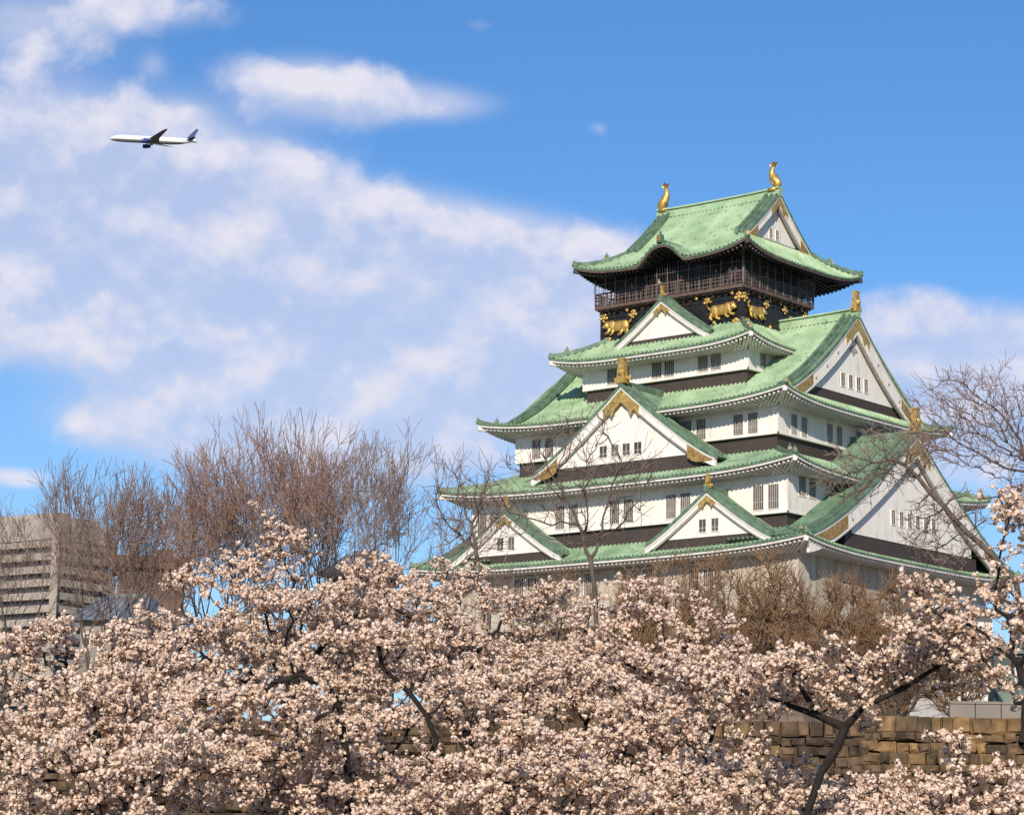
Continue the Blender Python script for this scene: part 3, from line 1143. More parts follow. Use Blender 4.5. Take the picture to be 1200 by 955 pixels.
# upper bailey behind the retaining wall
WH = 100.0
RC = px_r(1018, WH)
LA = rad(14)
mb = MB()
left_end = rh(RC - 150 * math.cos(LA), WH + 150 * math.sin(LA), 0)
pts = [rh(RC + 60, WH + .9, 0), rh(RC + .3, WH + .9, 0), left_end + HV * 1.0, rh(-170, 420, 0), rh(170, 420, 0)]
n = len(pts)
V_ = [(p[0], p[1], YARD_Z) for p in pts] + [(p[0], p[1], GROUND_Z - 1) for p in pts]
mb.add(V_, [[i, n + i, n + (i + 1) % n, (i + 1) % n] for i in range(n)])
mb.f.setdefault(n, []).append(np.array([list(range(n))]))
tag(mb.build('upper_terrace', MAT['gravel']), kind='structure')


def stone_material():
    m, nt, b = new_mat('sandstone_blocks', (.3, .2, .1), .9)
    at = nd(nt, 'ShaderNodeAttribute', attribute_name='tone')
    cr = nd(nt, 'ShaderNodeValToRGB')
    el = cr.color_ramp.elements
    el[0].position, el[0].color = 0.0, (0.07, 0.045, 0.027, 1)
    el[1].position, el[1].color = 1.0, (0.34, 0.20, 0.085, 1)
    for p, c in ((.25, (.12, .08, .045)), (.5, (.16, .10, .05)), (.75, (.25, .15, .065))):
        e = el.new(p)
        e.color = (*c, 1)
    nt.links.new(at.outputs['Fac'], cr.inputs[0])
    tc = nd(nt, 'ShaderNodeTexCoord')
    nz = nd(nt, 'ShaderNodeTexNoise')
    nz.inputs['Scale'].default_value = 1.7
    nz.inputs['Detail'].default_value = 8
    nt.links.new(tc.outputs['Object'], nz.inputs['Vector'])
    mr = nd(nt, 'ShaderNodeMapRange')
    mr.inputs['From Min'].default_value = .3
    mr.inputs['From Max'].default_value = .7
    mr.inputs['To Min'].default_value = .3
    mr.inputs['To Max'].default_value = 1.25
    nt.links.new(nz.outputs['Fac'], mr.inputs['Value'])
    nt.links.new(mixc(nt, 1.0, cr.outputs[0], mr.outputs[0], 'MULTIPLY'), b.inputs['Base Color'])
    bp = nd(nt, 'ShaderNodeBump')
    bp.inputs['Strength'].default_value = .7
    bp.inputs['Distance'].default_value = .06
    nt.links.new(nz.outputs['Fac'], bp.inputs['Height'])
    nt.links.new(bp.outputs[0], b.inputs['Normal'])
    return m


MAT['stone'] = stone_material()


def stone_run(mb, p0, dirv, outv, length, ztop, zbot, rng, cap=True, shade_shift=.0):
    """Courses of rough blocks along a line; outv points to the viewer's side."""
    z = ztop
    row = 0
    while z > zbot:
        hgt = .64 if (cap and row == 0) else rng.uniform(.30, .50)
        x = -rng.uniform(0, .6)
        while x < length:
            w = rng.uniform(.40, .85) if (cap and row == 0) else rng.uniform(.28, .85)
            x1 = min(x + w, length + .4)
            g = .022
            batter = (ztop - z) * .12 + (.10 if (cap and row == 0) else 0)
            bulge = rng.uniform(.04, .12)
            zj = rng.uniform(-.03, .01) if (cap and row == 0) else rng.uniform(-.045, .045)
            q = []
            for xx in (x + g, x1 - g):
                for d in (-.5, batter):
                    for zz in (z - hgt + g + zj, z - g + zj):
                        q.append(p0 + dirv * xx + outv * d + np.array([0, 0, zz]))
            tone = np.clip(rng.normal(.62 if (cap and row == 0) else .42, .20) + shade_shift, 0, 1)
            q = np.array(q) + rng.normal(0, .026, (8, 3))
            mb.hexa(q, tone)
            # rough dressed front: a smaller raised face
            q2 = []
            ins = rng.uniform(.05, .10)
            for xx, xi in ((x + g, ins), (x1 - g, -ins)):
                for d, kk in ((batter - .01, 0), (batter + bulge, 1)):
                    for zz, zi in ((z - hgt + g + zj, ins), (z - g + zj, -ins)):
                        q2.append(p0 + dirv * (xx + xi * kk) + outv * d + np.array([0, 0, zz + zi * kk]))
            q2 = np.array(q2) + rng.normal(0, .026, (8, 3))
            mb.hexa(q2, np.clip(tone + rng.normal(0, .05), 0, 1))
            x = x1
        z -= hgt
        row += 1


mb = MB()
rg = np.random.default_rng(3)
stone_run(mb, rh(RC, WH, 0), RV, -HV, 32, YARD_Z + .25, GROUND_Z - .3, rg, True, .02)
ld = -RV * math.cos(LA) + HV * math.sin(LA)
lo_ = -HV * math.cos(LA) - RV * math.sin(LA)
stone_run(mb, rh(RC, WH, 0), ld, lo_, 84, YARD_Z + .05, GROUND_Z - .3, rg, True, -.26)  # left run: its shade is put into darker block tones
tag(mb.build('stone_wall', MAT['stone'], attr=True), 'long brown sandstone retaining wall of rough blocks behind the blossom', 'stone wall')

# ---- far buildings on the left
MAT['concrete'] = noisy('grey_concrete', (0.31, 0.275, 0.235), (0.40, 0.355, 0.305), 0.12, 0.9, c3=(0.27, 0.21, 0.16), s3=.5)
MAT['concrete_roof'] = noisy('weathered_mansard', (0.25, 0.22, 0.19), (0.35, 0.31, 0.265), 0.2, 0.9)
MAT['strip_glass'] = noisy('dark_strip_windows', (0.035, 0.032, 0.035), (0.08, 0.065, 0.06), 0.3, 0.25)
MAT['rust'] = noisy('brown_roof', (0.10, 0.06, 0.045), (0.15, 0.095, 0.07), 0.5, 0.8)
MAT['slate'] = noisy('blue_grey_slate', (0.13, 0.155, 0.19), (0.19, 0.22, 0.26), 0.8, 0.6)
MAT['render'] = noisy('grey_render', (0.20, 0.175, 0.15), (0.27, 0.24, 0.21), 0.5, 0.9)


def office():
    D = 560.0
    c = np.array(place(66, 620, D))
    ztop = c[2]
    root = thing('office_building', 'tall grey office block with stacked balcony bands and sloped top at the left edge', 'building', (c[0], c[1], GROUND_Z))
    a1 = -RV * math.cos(rad(33)) + HV * math.sin(rad(33))
    a2 = RV * math.cos(rad(52)) + HV * math.sin(rad(52))
    L1, L2 = 34.0, 18.0
    base = np.array([c[0], c[1], 0])
    o3 = np.array([c[0], c[1], GROUND_Z])

    def prism(mb, o, z0, z1, inset_top=0.0):
        P = []
        for t1 in (-o, L1 + o):
            for t2 in (-o, L2 + o):
                for z, i in ((z0, 0), (z1, inset_top)):
                    u1 = t1 + (i if t1 < 1 else -i)
                    u2 = t2 + (i if t2 < 1 else -i)
                    q = base + a1 * u1 + a2 * u2
                    P.append(np.array([q[0], q[1], z]) - o3)
        mb.hexa(P)
    mb = MB()
    prism(mb, -1.2, GROUND_Z, ztop - 2)
    mb.build('wall', MAT['strip_glass'], root)
    z = ztop - 3.6
    i = 0
    while z > ztop - 48:
        mb = MB()
        prism(mb, 0, z, z + 1.55)
        mb.build('balcony_band', MAT['concrete'], root)
        z -= 2.85
        i += 1
    mb = MB()
    prism(mb, .3, ztop - 2.1, ztop + 3.6, 3.6)
    mb.build('mansard_roof', MAT['concrete_roof'], root)
    mb = MB()
    prism(mb, -7, ztop + 3.6, ztop + 5.0)
    mb.build('roof_plant_room', MAT['concrete'], root)
    mb = MB()
    q = base + a1 * .3 + a2 * .3 - o3
    mb.box((q[0], q[1], ztop - GROUND_Z - 24), (1.6, 1.6, 50), -YAW)
    mb.build('corner_pier', MAT['concrete'], root)


office()


def house(name, label, px, py, D, w, dp, hgt, roof_h, rz, wall, roof, flat=False, wins=4):
    c = np.array(place(px, py, D))      # ridge level
    zr = c[2]
    root = thing(name, label, 'building', (c[0], c[1], YARD_Z), YAW + rz)
    ze = zr - roof_h - YARD_Z
    mb = MB()
    mb.box((0, 0, ze / 2), (w, dp, ze))
    mb.build('wall', wall, root)
    mb = MB()
    if flat:
        mb.box((0, 0, ze + roof_h / 2), (w + 1.4, dp + 1.4, roof_h))
        mb.box((w * .2, 0, ze + roof_h + .5), (w * .25, dp * .4, 1.0))
    else:
        P = [(sx * (w / 2 + .8) * (1 if z == 0 else .62), sy * (dp / 2 + .8) * (1 if z == 0 else .02), ze + z * roof_h) for sx in (-1, 1) for sy in (-1, 1) for z in (0, 1)]
        mb.hexa(P)
        mb.box((0, 0, ze + roof_h + .1), (w * .66, .4, .3))
        n = int(w / .5)
        for i in range(n + 1):
            x = -w / 2 - .7 + (w + 1.4) * i / n
            xt = x * .62
            mb.beam((x, -dp / 2 - .8, ze + .06), (xt, -.05, ze + roof_h + .05), .12, .08)
    mb.build('roof', roof, root)
    for i in range(wins):
        x = -w / 2 + w * (i + .5) / wins
        mb = MB()
        mb.box((x, -dp / 2 - .03, ze - 1.5), (w / wins * .55, .1, 1.3))
        f = mb.build('window', MAT['trim'], root)
        mb = MB()
        mb.box((x, -dp / 2 - .06, ze - 1.5), (w / wins * .55 - .25, .1, 1.05))
        mb.build('pane', MAT['strip_glass'], f)


house('flat_roof_building', 'low brown flat roofed building beyond the bare trees', 178, 657, 260, 6.6, 7, 5, 1.2, rad(8), MAT['rust'], MAT['rust'], True, 0)
house('slate_roof_house', 'grey house with blue slate roof among blossom below brown flat roof', 150, 700, 190, 4.6, 6, 4, 2.0, rad(-15), MAT['render'], MAT['slate'])
house('slate_roof_house', 'small house with blue slate roof showing through blossom beneath the leaning bare tree', 428, 650, 165, 2.6, 4, 4, 1.6, rad(-25), MAT['render'], MAT['slate'], False, 2)
house('white_storehouse', 'small white storehouse with grey roof right of the castle base', 1113, 706, 168, 3.4, 5, 5, 1.0, rad(18), MAT['plaster'], MAT['slate'], False, 2)


# ---- booth and parapet on the terrace at the right
MAT['booth'] = noisy('green_grey_metal', (0.10, 0.135, 0.115), (0.15, 0.19, 0.16), 1.5, 0.5)
MAT['booth_dark'] = noisy('dark_green_metal', (0.035, 0.05, 0.045), (0.055, 0.075, 0.065), 1.5, 0.5)
bp_ = place(1188, 816, 110)
booth = thing('metal_booth', 'dark green metal booth behind the stone wall at right edge', 'booth', (bp_.x, bp_.y, YARD_Z), YAW)
mb = MB()
mb.box((0, 0, 1.85), (1.9, 1.4, 3.1))
mb.build('cabinet', MAT['booth_dark'], booth)
for i, x in enumerate((-.45, .45)):
    mb = MB()
    mb.box((x, -.72, 1.95), (.72, .06, 1.7))
    mb.build('door', MAT['booth'], booth)
mb = MB()
mb.box((0, 0, 3.5), (2.3, 1.8, .18))
mb.box((0, 0, 3.72), (1.7, 1.2, .28))
mb.build('roof', MAT['booth'], booth)
mb = MB()
mb.box((0, 0, .2), (2.3, 1.7, .4))
mb.build('plinth', MAT['trim'], booth)
mb = MB()
for i in range(5):
    x = -2.2 + i * 1.02
    mb.box((x, 0, .45), (.98, .35, .9))
    mb.box((x, 0, .95), (1.0, .45, .1))
pw = mb.build('parapet', MAT['render'])
pp = place(1192, 826, 104)
pw.location = (pp.x, pp.y, YARD_Z)
pw.rotation_euler = (0, 0, YAW)
tag(pw, 'low pale stone parapet between the booth and the brown wall', 'parapet')
mb = MB()
mb.tube([(0, 0, 0), (0, 0, 3.2)], [.05, .04], 8)
mb.box((0, 0, 3.25), (.16, .16, .12))
po = mb.build('post', MAT['trim'])
pp = place(1191, 820, 107)
po.location = (pp.x, pp.y, YARD_Z)
tag(po, 'thin pale post standing in front of the green booth', 'post')

# ================================================================== airliner
MAT['jet_white'] = noisy('white_aircraft_paint', (0.80, 0.80, 0.80), (0.84, 0.84, 0.84), .2, .3)
MAT['jet_grey'] = noisy('grey_aircraft_paint', (0.16, 0.17, 0.19), (0.20, 0.21, 0.23), .2, .4)
MAT['jet_blue'] = noisy('blue_aircraft_paint', (0.014, 0.04, 0.17), (0.02, 0.05, 0.22), .2, .3)


def fuselage_material():
    m, nt, b = new_mat('fuselage_paint', (.8, .8, .8), .3)
    tc = nd(nt, 'ShaderNodeTexCoord')
    sp = nd(nt, 'ShaderNodeSeparateXYZ')
    nt.links.new(tc.outputs['Object'], sp.inputs[0])
    belly_shade = mth(nt, 'LESS_THAN', sp.outputs[2], -1.05)  # grey belly paint that also puts underside shade into the colour
    win = mth(nt, 'MULTIPLY', mth(nt, 'LESS_THAN', mth(nt, 'ABSOLUTE', mth(nt, 'SUBTRACT', sp.outputs[2], .55)), .28), mth(nt, 'LESS_THAN', sp.outputs[0], 26))
    wv = mth(nt, 'LESS_THAN', mth(nt, 'FRACT', mth(nt, 'MULTIPLY', sp.outputs[0], 1.0)), .55)
    win = mth(nt, 'MULTIPLY', win, wv)
    c = mixc(nt, belly_shade, (.82, .82, .82), (.20, .21, .23))
    c = mixc(nt, win, c, (.16, .20, .28))
    nt.links.new(c, b.inputs['Base Color'])
    return m


def airliner():
    root = thing('airliner', 'white twin engine airliner with blue tail flying left below the clouds', 'airplane')
    fw = -RV * 1.0 + HV * -.05
    fw = fw / np.linalg.norm(fw)
    upv = np.array([0, 0, 1.0])
    fw = fw * math.cos(rad(1.5)) + upv * math.sin(rad(1.5))
    lf = np.cross(upv, fw)
    lf /= np.linalg.norm(lf)
    upv = np.cross(fw, lf)
    b = rad(-2.5)
    lf, upv = lf * math.cos(b) + upv * math.sin(b), upv * math.cos(b) - lf * math.sin(b)
    c = np.array(place(180.5, 164.5, 2120))
    Mx = Matrix.Identity(4)
    for i in range(3):
        Mx[i][0], Mx[i][1], Mx[i][2], Mx[i][3] = fw[i], lf[i], upv[i], c[i]
    root.matrix_world = Mx
    mb = MB()
    xs = [37, 36.4, 35, 32.5, 29, 24, 0, -14, -22, -29, -34, -36.5]
    rs = [.15, .9, 1.75, 2.55, 3.0, 3.1, 3.1, 3.1, 2.75, 1.9, 1.0, .35]
    zs = [-.7, -.65, -.5, -.25, -.05, 0, 0, 0, .3, .95, 1.5, 1.8]
    rings = [[(x, r * math.cos(2 * math.pi * j / 20), z + r * math.sin(2 * math.pi * j / 20)) for j in range(20)] for x, r, z in zip(xs, rs, zs)]
    mb.loft(rings)
    mb.build('fuselage', fuselage_material(), root, True)

    def foil(name, pts, mat):
        """pts: list of (x_lead, x_trail, y, z, thickness)."""
        mb = MB()
        rings = []
        for xl, xt, y, z, t in pts:
            ch = xl - xt
            ring = [(xl, y, z), (xl - ch * .12, y, z + t * .42), (xl - ch * .38, y, z + t * .5), (xt, y, z + .03), (xl - ch * .38, y, z - t * .5), (xl - ch * .12, y, z - t * .42)]
            rings.append(ring)
        mb.loft(rings)
        return mb.build(name, mat, root)
    for s in (1, -1):
        foil('wing', [(9.5, -4.5, s * 2.4, -1.6, 1.5), (2.0, -5.8, s * 11, -.6, .9), (-9.5, -13.0, s * 28.5, 2.0, .35), (-12.5, -14.2, s * 31.5, 2.6, .15)], MAT['jet_grey'])
        foil('tailplane', [(-26.5, -32.5, s * 1.2, 1.2, .6), (-33.5, -36.2, s * 10.6, 2.2, .2)], MAT['jet_blue'])
        mb = MB()
        ex, ey, ez = 6.2, s * 9.8, -3.4
        xs2, rs2 = [4.0, 3.7, 2.0, -.5, -2.8], [1.45, 1.75, 1.85, 1.6, .9]
        mb.loft([[(ex + x, ey + r * math.cos(2 * math.pi * j / 16), ez + r * math.sin(2 * math.pi * j / 16)) for j in range(16)] for x, r in zip(xs2, rs2)])
        mb.hexa([(x, y, z) for x in (ex - 4.5, ex + 1.5) for y in (ey - .2, ey + .2) for z in (ez + 1.2, ez + 2.6)])
        mb.build('engine', MAT['jet_blue'], root, False)
    mb = MB()
    rings = []
    for xl, xt, z, t in ((-23.5, -32.5, 1.9, .8), (-30.0, -35.4, 8.0, .5), (-33.4, -37.2, 11.6, .3)):
        ch = xl - xt
        rings.append([(xl, 0, z), (xl - ch * .3, t / 2, z), (xt, .03, z), (xl - ch * .3, -t / 2, z)])
    mb.loft(rings)
    mb.build('tail_fin', MAT['jet_blue'], root)


airliner()

# ================================================================== visitors on the balcony
def person(label, x, y, ang, cloth, hair, trousers, s=1.0, arm=0.0):
    vs = [(0, 0, .95), (0, 0, 1.18), (0, 0, 1.40), (0, .01, 1.50), (0, .03, 1.60), (0, .03, 1.70),
          (.10, 0, .88), (.11, .02, .50), (.11, 0, .08), (.11, .12, .04), (-.10, 0, .88), (-.11, .02, .50), (-.11, 0, .08), (-.11, .12, .04),
          (.20, 0, 1.38), (.25, .03, 1.12), (.20, .26, 1.08 + arm), (.19, .33, 1.08 + arm), (-.20, 0, 1.38), (-.25, .03, 1.12), (-.20, .26, 1.08 + arm), (-.19, .33, 1.08 + arm)]
    es = [(0, 1), (1, 2), (2, 3), (3, 4), (4, 5), (0, 6), (6, 7), (7, 8), (8, 9), (0, 10), (10, 11), (11, 12), (12, 13), (2, 14), (14, 15), (15, 16), (16, 17), (2, 18), (18, 19), (19, 20), (20, 21)]
    rr = [.15, .14, .15, .055, .095, .085, .09, .065, .045, .04, .09, .065, .045, .04, .065, .05, .038, .035, .065, .05, .038, .035]
    me = bpy.data.meshes.new('person')
    me.from_pydata([(a * s, b * s, c * s) for a, b, c in vs], es, [])
    o = bpy.data.objects.new('person', me)
    COL.objects.link(o)
    sk = o.modifiers.new('skin', 'SKIN')
    for i, q in enumerate(me.skin_vertices[0].data):
        q.radius = (rr[i] * s, rr[i] * s)
        q.use_root = i == 0
    sb = o.modifiers.new('sub', 'SUBSURF')
    sb.levels = 1
    dg = bpy.context.evaluated_depsgraph_get()
    m2 = bpy.data.meshes.new_from_object(o.evaluated_get(dg))
    o.modifiers.clear()
    o.data = m2
    m2.materials.clear()
    for c, nm in ((cloth, 'jacket_cloth'), ((.55, .36, .27), 'skin'), (trousers, 'trouser_cloth')):
        m2.materials.append(new_mat(nm, c, .8)[0])
    for p in m2.polygons:
        z = p.center.z / s
        p.material_index = 1 if z > 1.50 or p.center.y / s > .28 and z > .9 else (2 if z < .93 else 0)
    mb = MB()
    blob(mb, (0, .0 * s, 1.72 * s), (.105 * s, .115 * s, .09 * s), 10, 7)
    hm = new_mat('hair', hair, .6)[0]
    mb.build('hair', hm, o, True)
    o.location = (x, y, 29.93)
    o.rotation_euler = (0, 0, ang)
    tag(o, label, 'person', 'visitors on the castle balcony')


fy = BY - BV + .32
fx = BX + BU - .32
for (lab, x, y, a, cl, tr, ar) in (
        ('person in pink jacket leaning on the balcony rail at the near corner', BX + BU - 1.0, fy, math.pi, (.90, .42, .46), (.05, .05, .08), 0),
        ('person in white top beside the pink jacket at balcony corner', BX + BU - 1.7, fy + .1, math.pi, (.75, .72, .70), (.08, .08, .10), .05),
        ('person in dark blue coat left of the white top on balcony', BX + BU - 3.1, fy, math.pi, (.04, .05, .12), (.03, .03, .03), 0),
        ('person in maroon coat at middle of the front balcony rail', BX + 1.3, fy, math.pi, (.25, .05, .06), (.04, .04, .05), .04),
        ('person in grey jacket on front balcony above the small gable', BX - 1.2, fy, math.pi, (.30, .29, .28), (.06, .05, .05), 0),
        ('person in red jacket near the left end of balcony', BX - 4.2, fy, math.pi, (.45, .08, .07), (.05, .05, .05), 0),
        ('person in tan coat on the shaded right side of the balcony', fx, BY - 1.4, -math.pi / 2, (.40, .28, .18), (.05, .05, .06), 0)):
    person(lab, x, y, a, cl, (.03, .02, .018), tr, 1.0, ar)

# ================================================================== trees
MAT['cherry_bark'] = noisy('dark_cherry_bark', (0.009, 0.006, 0.005), (0.02, 0.014, 0.011), 6.0, 0.9, bump=.6, bscale=12)
MAT['bark'] = noisy('grey_brown_bark', (0.075, 0.055, 0.045), (0.13, 0.10, 0.085), 3.0, 0.9)
MAT['twig_red'] = noisy('reddish_twigs', (0.20, 0.115, 0.085), (0.31, 0.20, 0.155), .25, 0.85)
MAT['twig_grey'] = noisy('grey_brown_twigs', (0.18, 0.125, 0.10), (0.27, 0.20, 0.165), .25, 0.85)
MAT['twig_brown'] = noisy('brown_twigs', (0.20, 0.11, 0.055), (0.32, 0.20, 0.11), .4, 0.85)


def prisms(P, Q, R0, R1, n):
    """Tapered n-gon tubes for edge arrays P->Q."""
    T = Q - P
    T = T / (np.linalg.norm(T, axis=1, keepdims=True) + 1e-9)
    ref = np.where(np.abs(T[:, 2:3]) < .9, np.array([[0, 0, 1.0]]), np.array([[1.0, 0, 0]]))
    S = np.cross(T, ref)
    S /= np.linalg.norm(S, axis=1, keepdims=True) + 1e-9
    U = np.cross(S, T)
    a = np.arange(n) * 2 * math.pi / n
    ring = S[:, None] * np.cos(a)[None, :, None] + U[:, None] * np.sin(a)[None, :, None]
    V0 = P[:, None] + ring * R0[:, None, None]
    V1 = Q[:, None] + ring * R1[:, None, None]
    V = np.concatenate([V0, V1], 1).reshape(-1, 3)
    b = np.arange(len(P))[:, None, None] * 2 * n
    j = np.arange(n)
    F = np.stack([j, (j + 1) % n, n + (j + 1) % n, n + j], 1)[None] + b
    return V, F.reshape(-1, 4)


def wood_mesh(name, P, Q, R0, R1, mat, split=.05):
    thick = R0 > split
    Vs, Fs, off = [], [], 0
    for m_, n in ((thick, 7), (~thick, 3)):
        if m_.any():
            V, F = prisms(P[m_], Q[m_], R0[m_], R1[m_], n)
            Vs.append(V)
            Fs.append(F + off)
            off += len(V)
    return np_mesh(name, np.concatenate(Vs), np.concatenate(Fs), mat, True)


def vase_tree(seed, H, spread=.42, up=.10, limbs=5, trunk_h=.22, dens=1.0, r0=.26, depth=6):
    """Bare deciduous tree: vase of rising limbs dividing into fine upright twigs."""
    rg = np.random.default_rng(seed)
    E = []

    def grow(p, d, L, r, k):
        nseg = 3 if k < 4 else 2
        for i in range(nseg):
            d = d + rg.normal(0, .10 + .02 * k, 3)
            d[2] += up * (.6 if k < 3 else 1.0)
            d /= np.linalg.norm(d)
            q = p + d * L / nseg
            r1 = r * (.88 if k < 5 else .8)
            E.append((*p, *q, r, r1, k))
            p, r = q, r1
            if k >= 2 and rg.random() < .65 * dens and k < depth:
                dd = d + rg.normal(0, .45, 3)
                dd /= np.linalg.norm(dd)
                grow(p, dd, L * rg.uniform(.5, .75), r * .55, k + 1 if k < depth - 2 else depth)
        if k < depth:
            nb = 2 if rg.random() < .75 else 3
            for b in range(nb):
                ax = rg.normal(0, 1, 3)
                ax -= ax @ d * d
                ax /= np.linalg.norm(ax)
                dd = d + ax * rg.uniform(.25, spread + .12)
                dd /= np.linalg.norm(dd)
                grow(p, dd, L * rg.uniform(.68, .86), r * .72, k + 1)
    th = H * trunk_h
    p = np.zeros(3)
    lean = rg.normal(0, .05, 2)
    for i in range(3):
        q = p + np.array([lean[0], lean[1], 1.0]) * th / 3
        E.append((*p, *q, r0 * (1.25 - .12 * i), r0 * (1.13 - .12 * i), 0))
        p = q
    for b in range(limbs):
        a = 2 * math.pi * (b + rg.uniform(-.2, .2)) / limbs
        d = np.array([math.cos(a) * spread, math.sin(a) * spread, 1.0 + rg.uniform(-.1, .2)])
        d /= np.linalg.norm(d)
        grow(p - np.array([0, 0, rg.uniform(0, .25) * th]), d, H * .22, r0 * .58, 1)
    E = np.array(E)
    zmax = max(E[:, 2].max(), E[:, 5].max())
    s = H / zmax
    E[:, :6] *= s
    return E


def bare_meshes(E, mat, lim=3, rmin=.019):
    k = E[:, 8]
    R0, R1 = np.maximum(E[:, 6], rmin), np.maximum(E[:, 7], rmin * .8)
    a = k <= lim
    m1 = wood_mesh('trunk', E[a, :3], E[a, 3:6], R0[a], R1[a], MAT['bark'])
    b = ~a
    m2 = wood_mesh('twigs', E[b, :3], E[b, 3:6], R0[b], R1[b], mat)
    return m1, m2


def put_bare(m, base, rz, s, label, group=None, sx=1.0, cat='tree', name='bare_tree'):
    t = thing(name, label, cat, tuple(base), rz, group)
    t.scale = (s * sx, s * sx, s)
    link('trunk', m[0], t)
    link('crown', m[1], t)
    return t


VA = [bare_meshes(vase_tree(11, 20, .33, .11, 5, .24, .82, .22), MAT['twig_red']),
      bare_meshes(vase_tree(12, 20, .37, .10, 5, .22, .82, .20), MAT['twig_red']),
      bare_meshes(vase_tree(13, 20, .42, .09, 5, .24, .82, .22), MAT['twig_grey']),
      bare_meshes(vase_tree(14, 20, .32, .12, 5, .22, .66, .19), MAT['twig_grey'])]
# (x of trunk, x-y of the top in the photograph, distance, mesh, label)
ROW = [(4, 572, 150, 2, .9, 'grey bare tree cut by the left edge above the office block'),
       (104, 520, 150, 3, 1.0, 'thin grey bare tree rising beside the tall office block'),
       (150, 545, 162, 2, .9, 'low wide bare tree with dark trunk above brown flat roof'),
       (196, 512, 146, 1, .95, 'reddish bare tree with forked limbs above the blue slate roof'),
       (248, 515, 156, 0, 1.0, 'dense rust coloured bare tree between forked and tallest trees'),
       (300, 492, 148, 1, 1.0, 'reddish brown bare tree just left of the tallest one'),
       (345, 462, 142, 0, .95, 'tallest reddish bare tree with feathery top'),
       (384, 482, 152, 0, .9, 'narrow brown bare tree just right of the tallest one'),
       (436, 488, 138, 2, .85, 'dark limbed bare tree leaning right at the end of the row'),
       ]
for i, (px, py, D, mi, sx, lab) in enumerate(ROW):
    top = place(px, py, D)
    b = place(px, 800, D)
    H = top.z - YARD_Z
    t = put_bare(VA[mi], (b.x, b.y, YARD_Z - .1), i * 1.37 + .4, H / 20.0, lab, 'bare trees left of the castle', sx * .86)
    if 'leaning right' in lab:
        t.rotation_euler = Matrix.Rotation(YAW, 3, 'Z').to_euler()
        t.rotation_euler = (Matrix.Rotation(rad(7), 3, Vector(_h)) @ Matrix.Rotation(2.2, 3, 'Z')).to_euler()


# ---------------------------------------------------------------- space colonisation
def colonise(att, nodes, parents, step=.30, kill=.42, infl=3.0, iters=120, rng=None, trop=0.0):
    N = [np.array(p, float) for p in nodes]
    par = list(parents)
    A = np.array(att, float)
    arr = np.array(N)
    d = np.linalg.norm(A[:, None] - arr[None], axis=2)
    near = d.argmin(1)
    nd_ = d.min(1)
    for it in range(iters):
        act = nd_ < infl
        if not act.any():
            infl *= 1.5
            if infl > 30:
                break
            continue
        src = np.unique(near[act])
        new, newp = [], []
        arr = np.array(N)
        for s_ in src:
            m_ = act & (near == s_)
            v = A[m_] - arr[s_]
            v = (v / (np.linalg.norm(v, axis=1, keepdims=True) + 1e-9)).sum(0)
            v = v / (np.linalg.norm(v) + 1e-9) + rng.normal(0, .30, 3)
            v[2] += trop
            l = np.linalg.norm(v)
            if l < 1e-6:
                continue
            new.append(arr[s_] + v / l * step)
            newp.append(int(s_))
        if not new:
            break
        base = len(N)
        N += new
        par += newp
        dn = np.linalg.norm(A[:, None] - np.array(new)[None], axis=2)
        j = dn.argmin(1)
        dm = dn.min(1)
        up = dm < nd_
        nd_[up] = dm[up]
        near[up] = base + j[up]
        keep = nd_ > kill
        A, near, nd_ = A[keep], near[keep], nd_[keep]
        if not len(A):
            break
    return np.array(N), np.array(par)


def radii(N, par, tip=.011, ex=2.35):
    r = np.zeros(len(N))
    acc = np.zeros(len(N))
    for i in range(len(N) - 1, -1, -1):
        r[i] = max(tip, acc[i] ** (1 / ex)) if acc[i] > 0 else tip
        if par[i] >= 0:
            acc[par[i]] += r[i] ** ex
    return r


def blossom_templates(rng, nv=8, K=9):
    """Small puffs of five-sided florets, radius about 1. Returns list of (V, tone)."""
    out = []
    for _ in range(nv):
        V, T = [], []
        for k in range(K):
            d = rng.normal(0, 1, 3)
            d[2] += .25
            d /= np.linalg.norm(d)
            nrm = d + rng.normal(0, .28, 3)
            nrm /= np.linalg.norm(nrm)
            a = np.cross(nrm, [0.3, 0.5, 0.8])
            a /= np.linalg.norm(a)
            b = np.cross(nrm, a)
            c = d * rng.uniform(.50, .95)
            rr = rng.uniform(.44, .60)
            tn = rng.uniform(.42, 1.0) if rng.random() < .94 else rng.uniform(0, .22)
            for q in range(5):
                an = 2 * math.pi * q / 5
                V.append(c + (a * math.cos(an) + b * math.sin(an)) * rr + nrm * (.10 if q % 2 else 0))
                T.append(tn)
        out.append((np.array(V), np.array(T)))
    return out


BT = blossom_templates(np.random.default_rng(5))


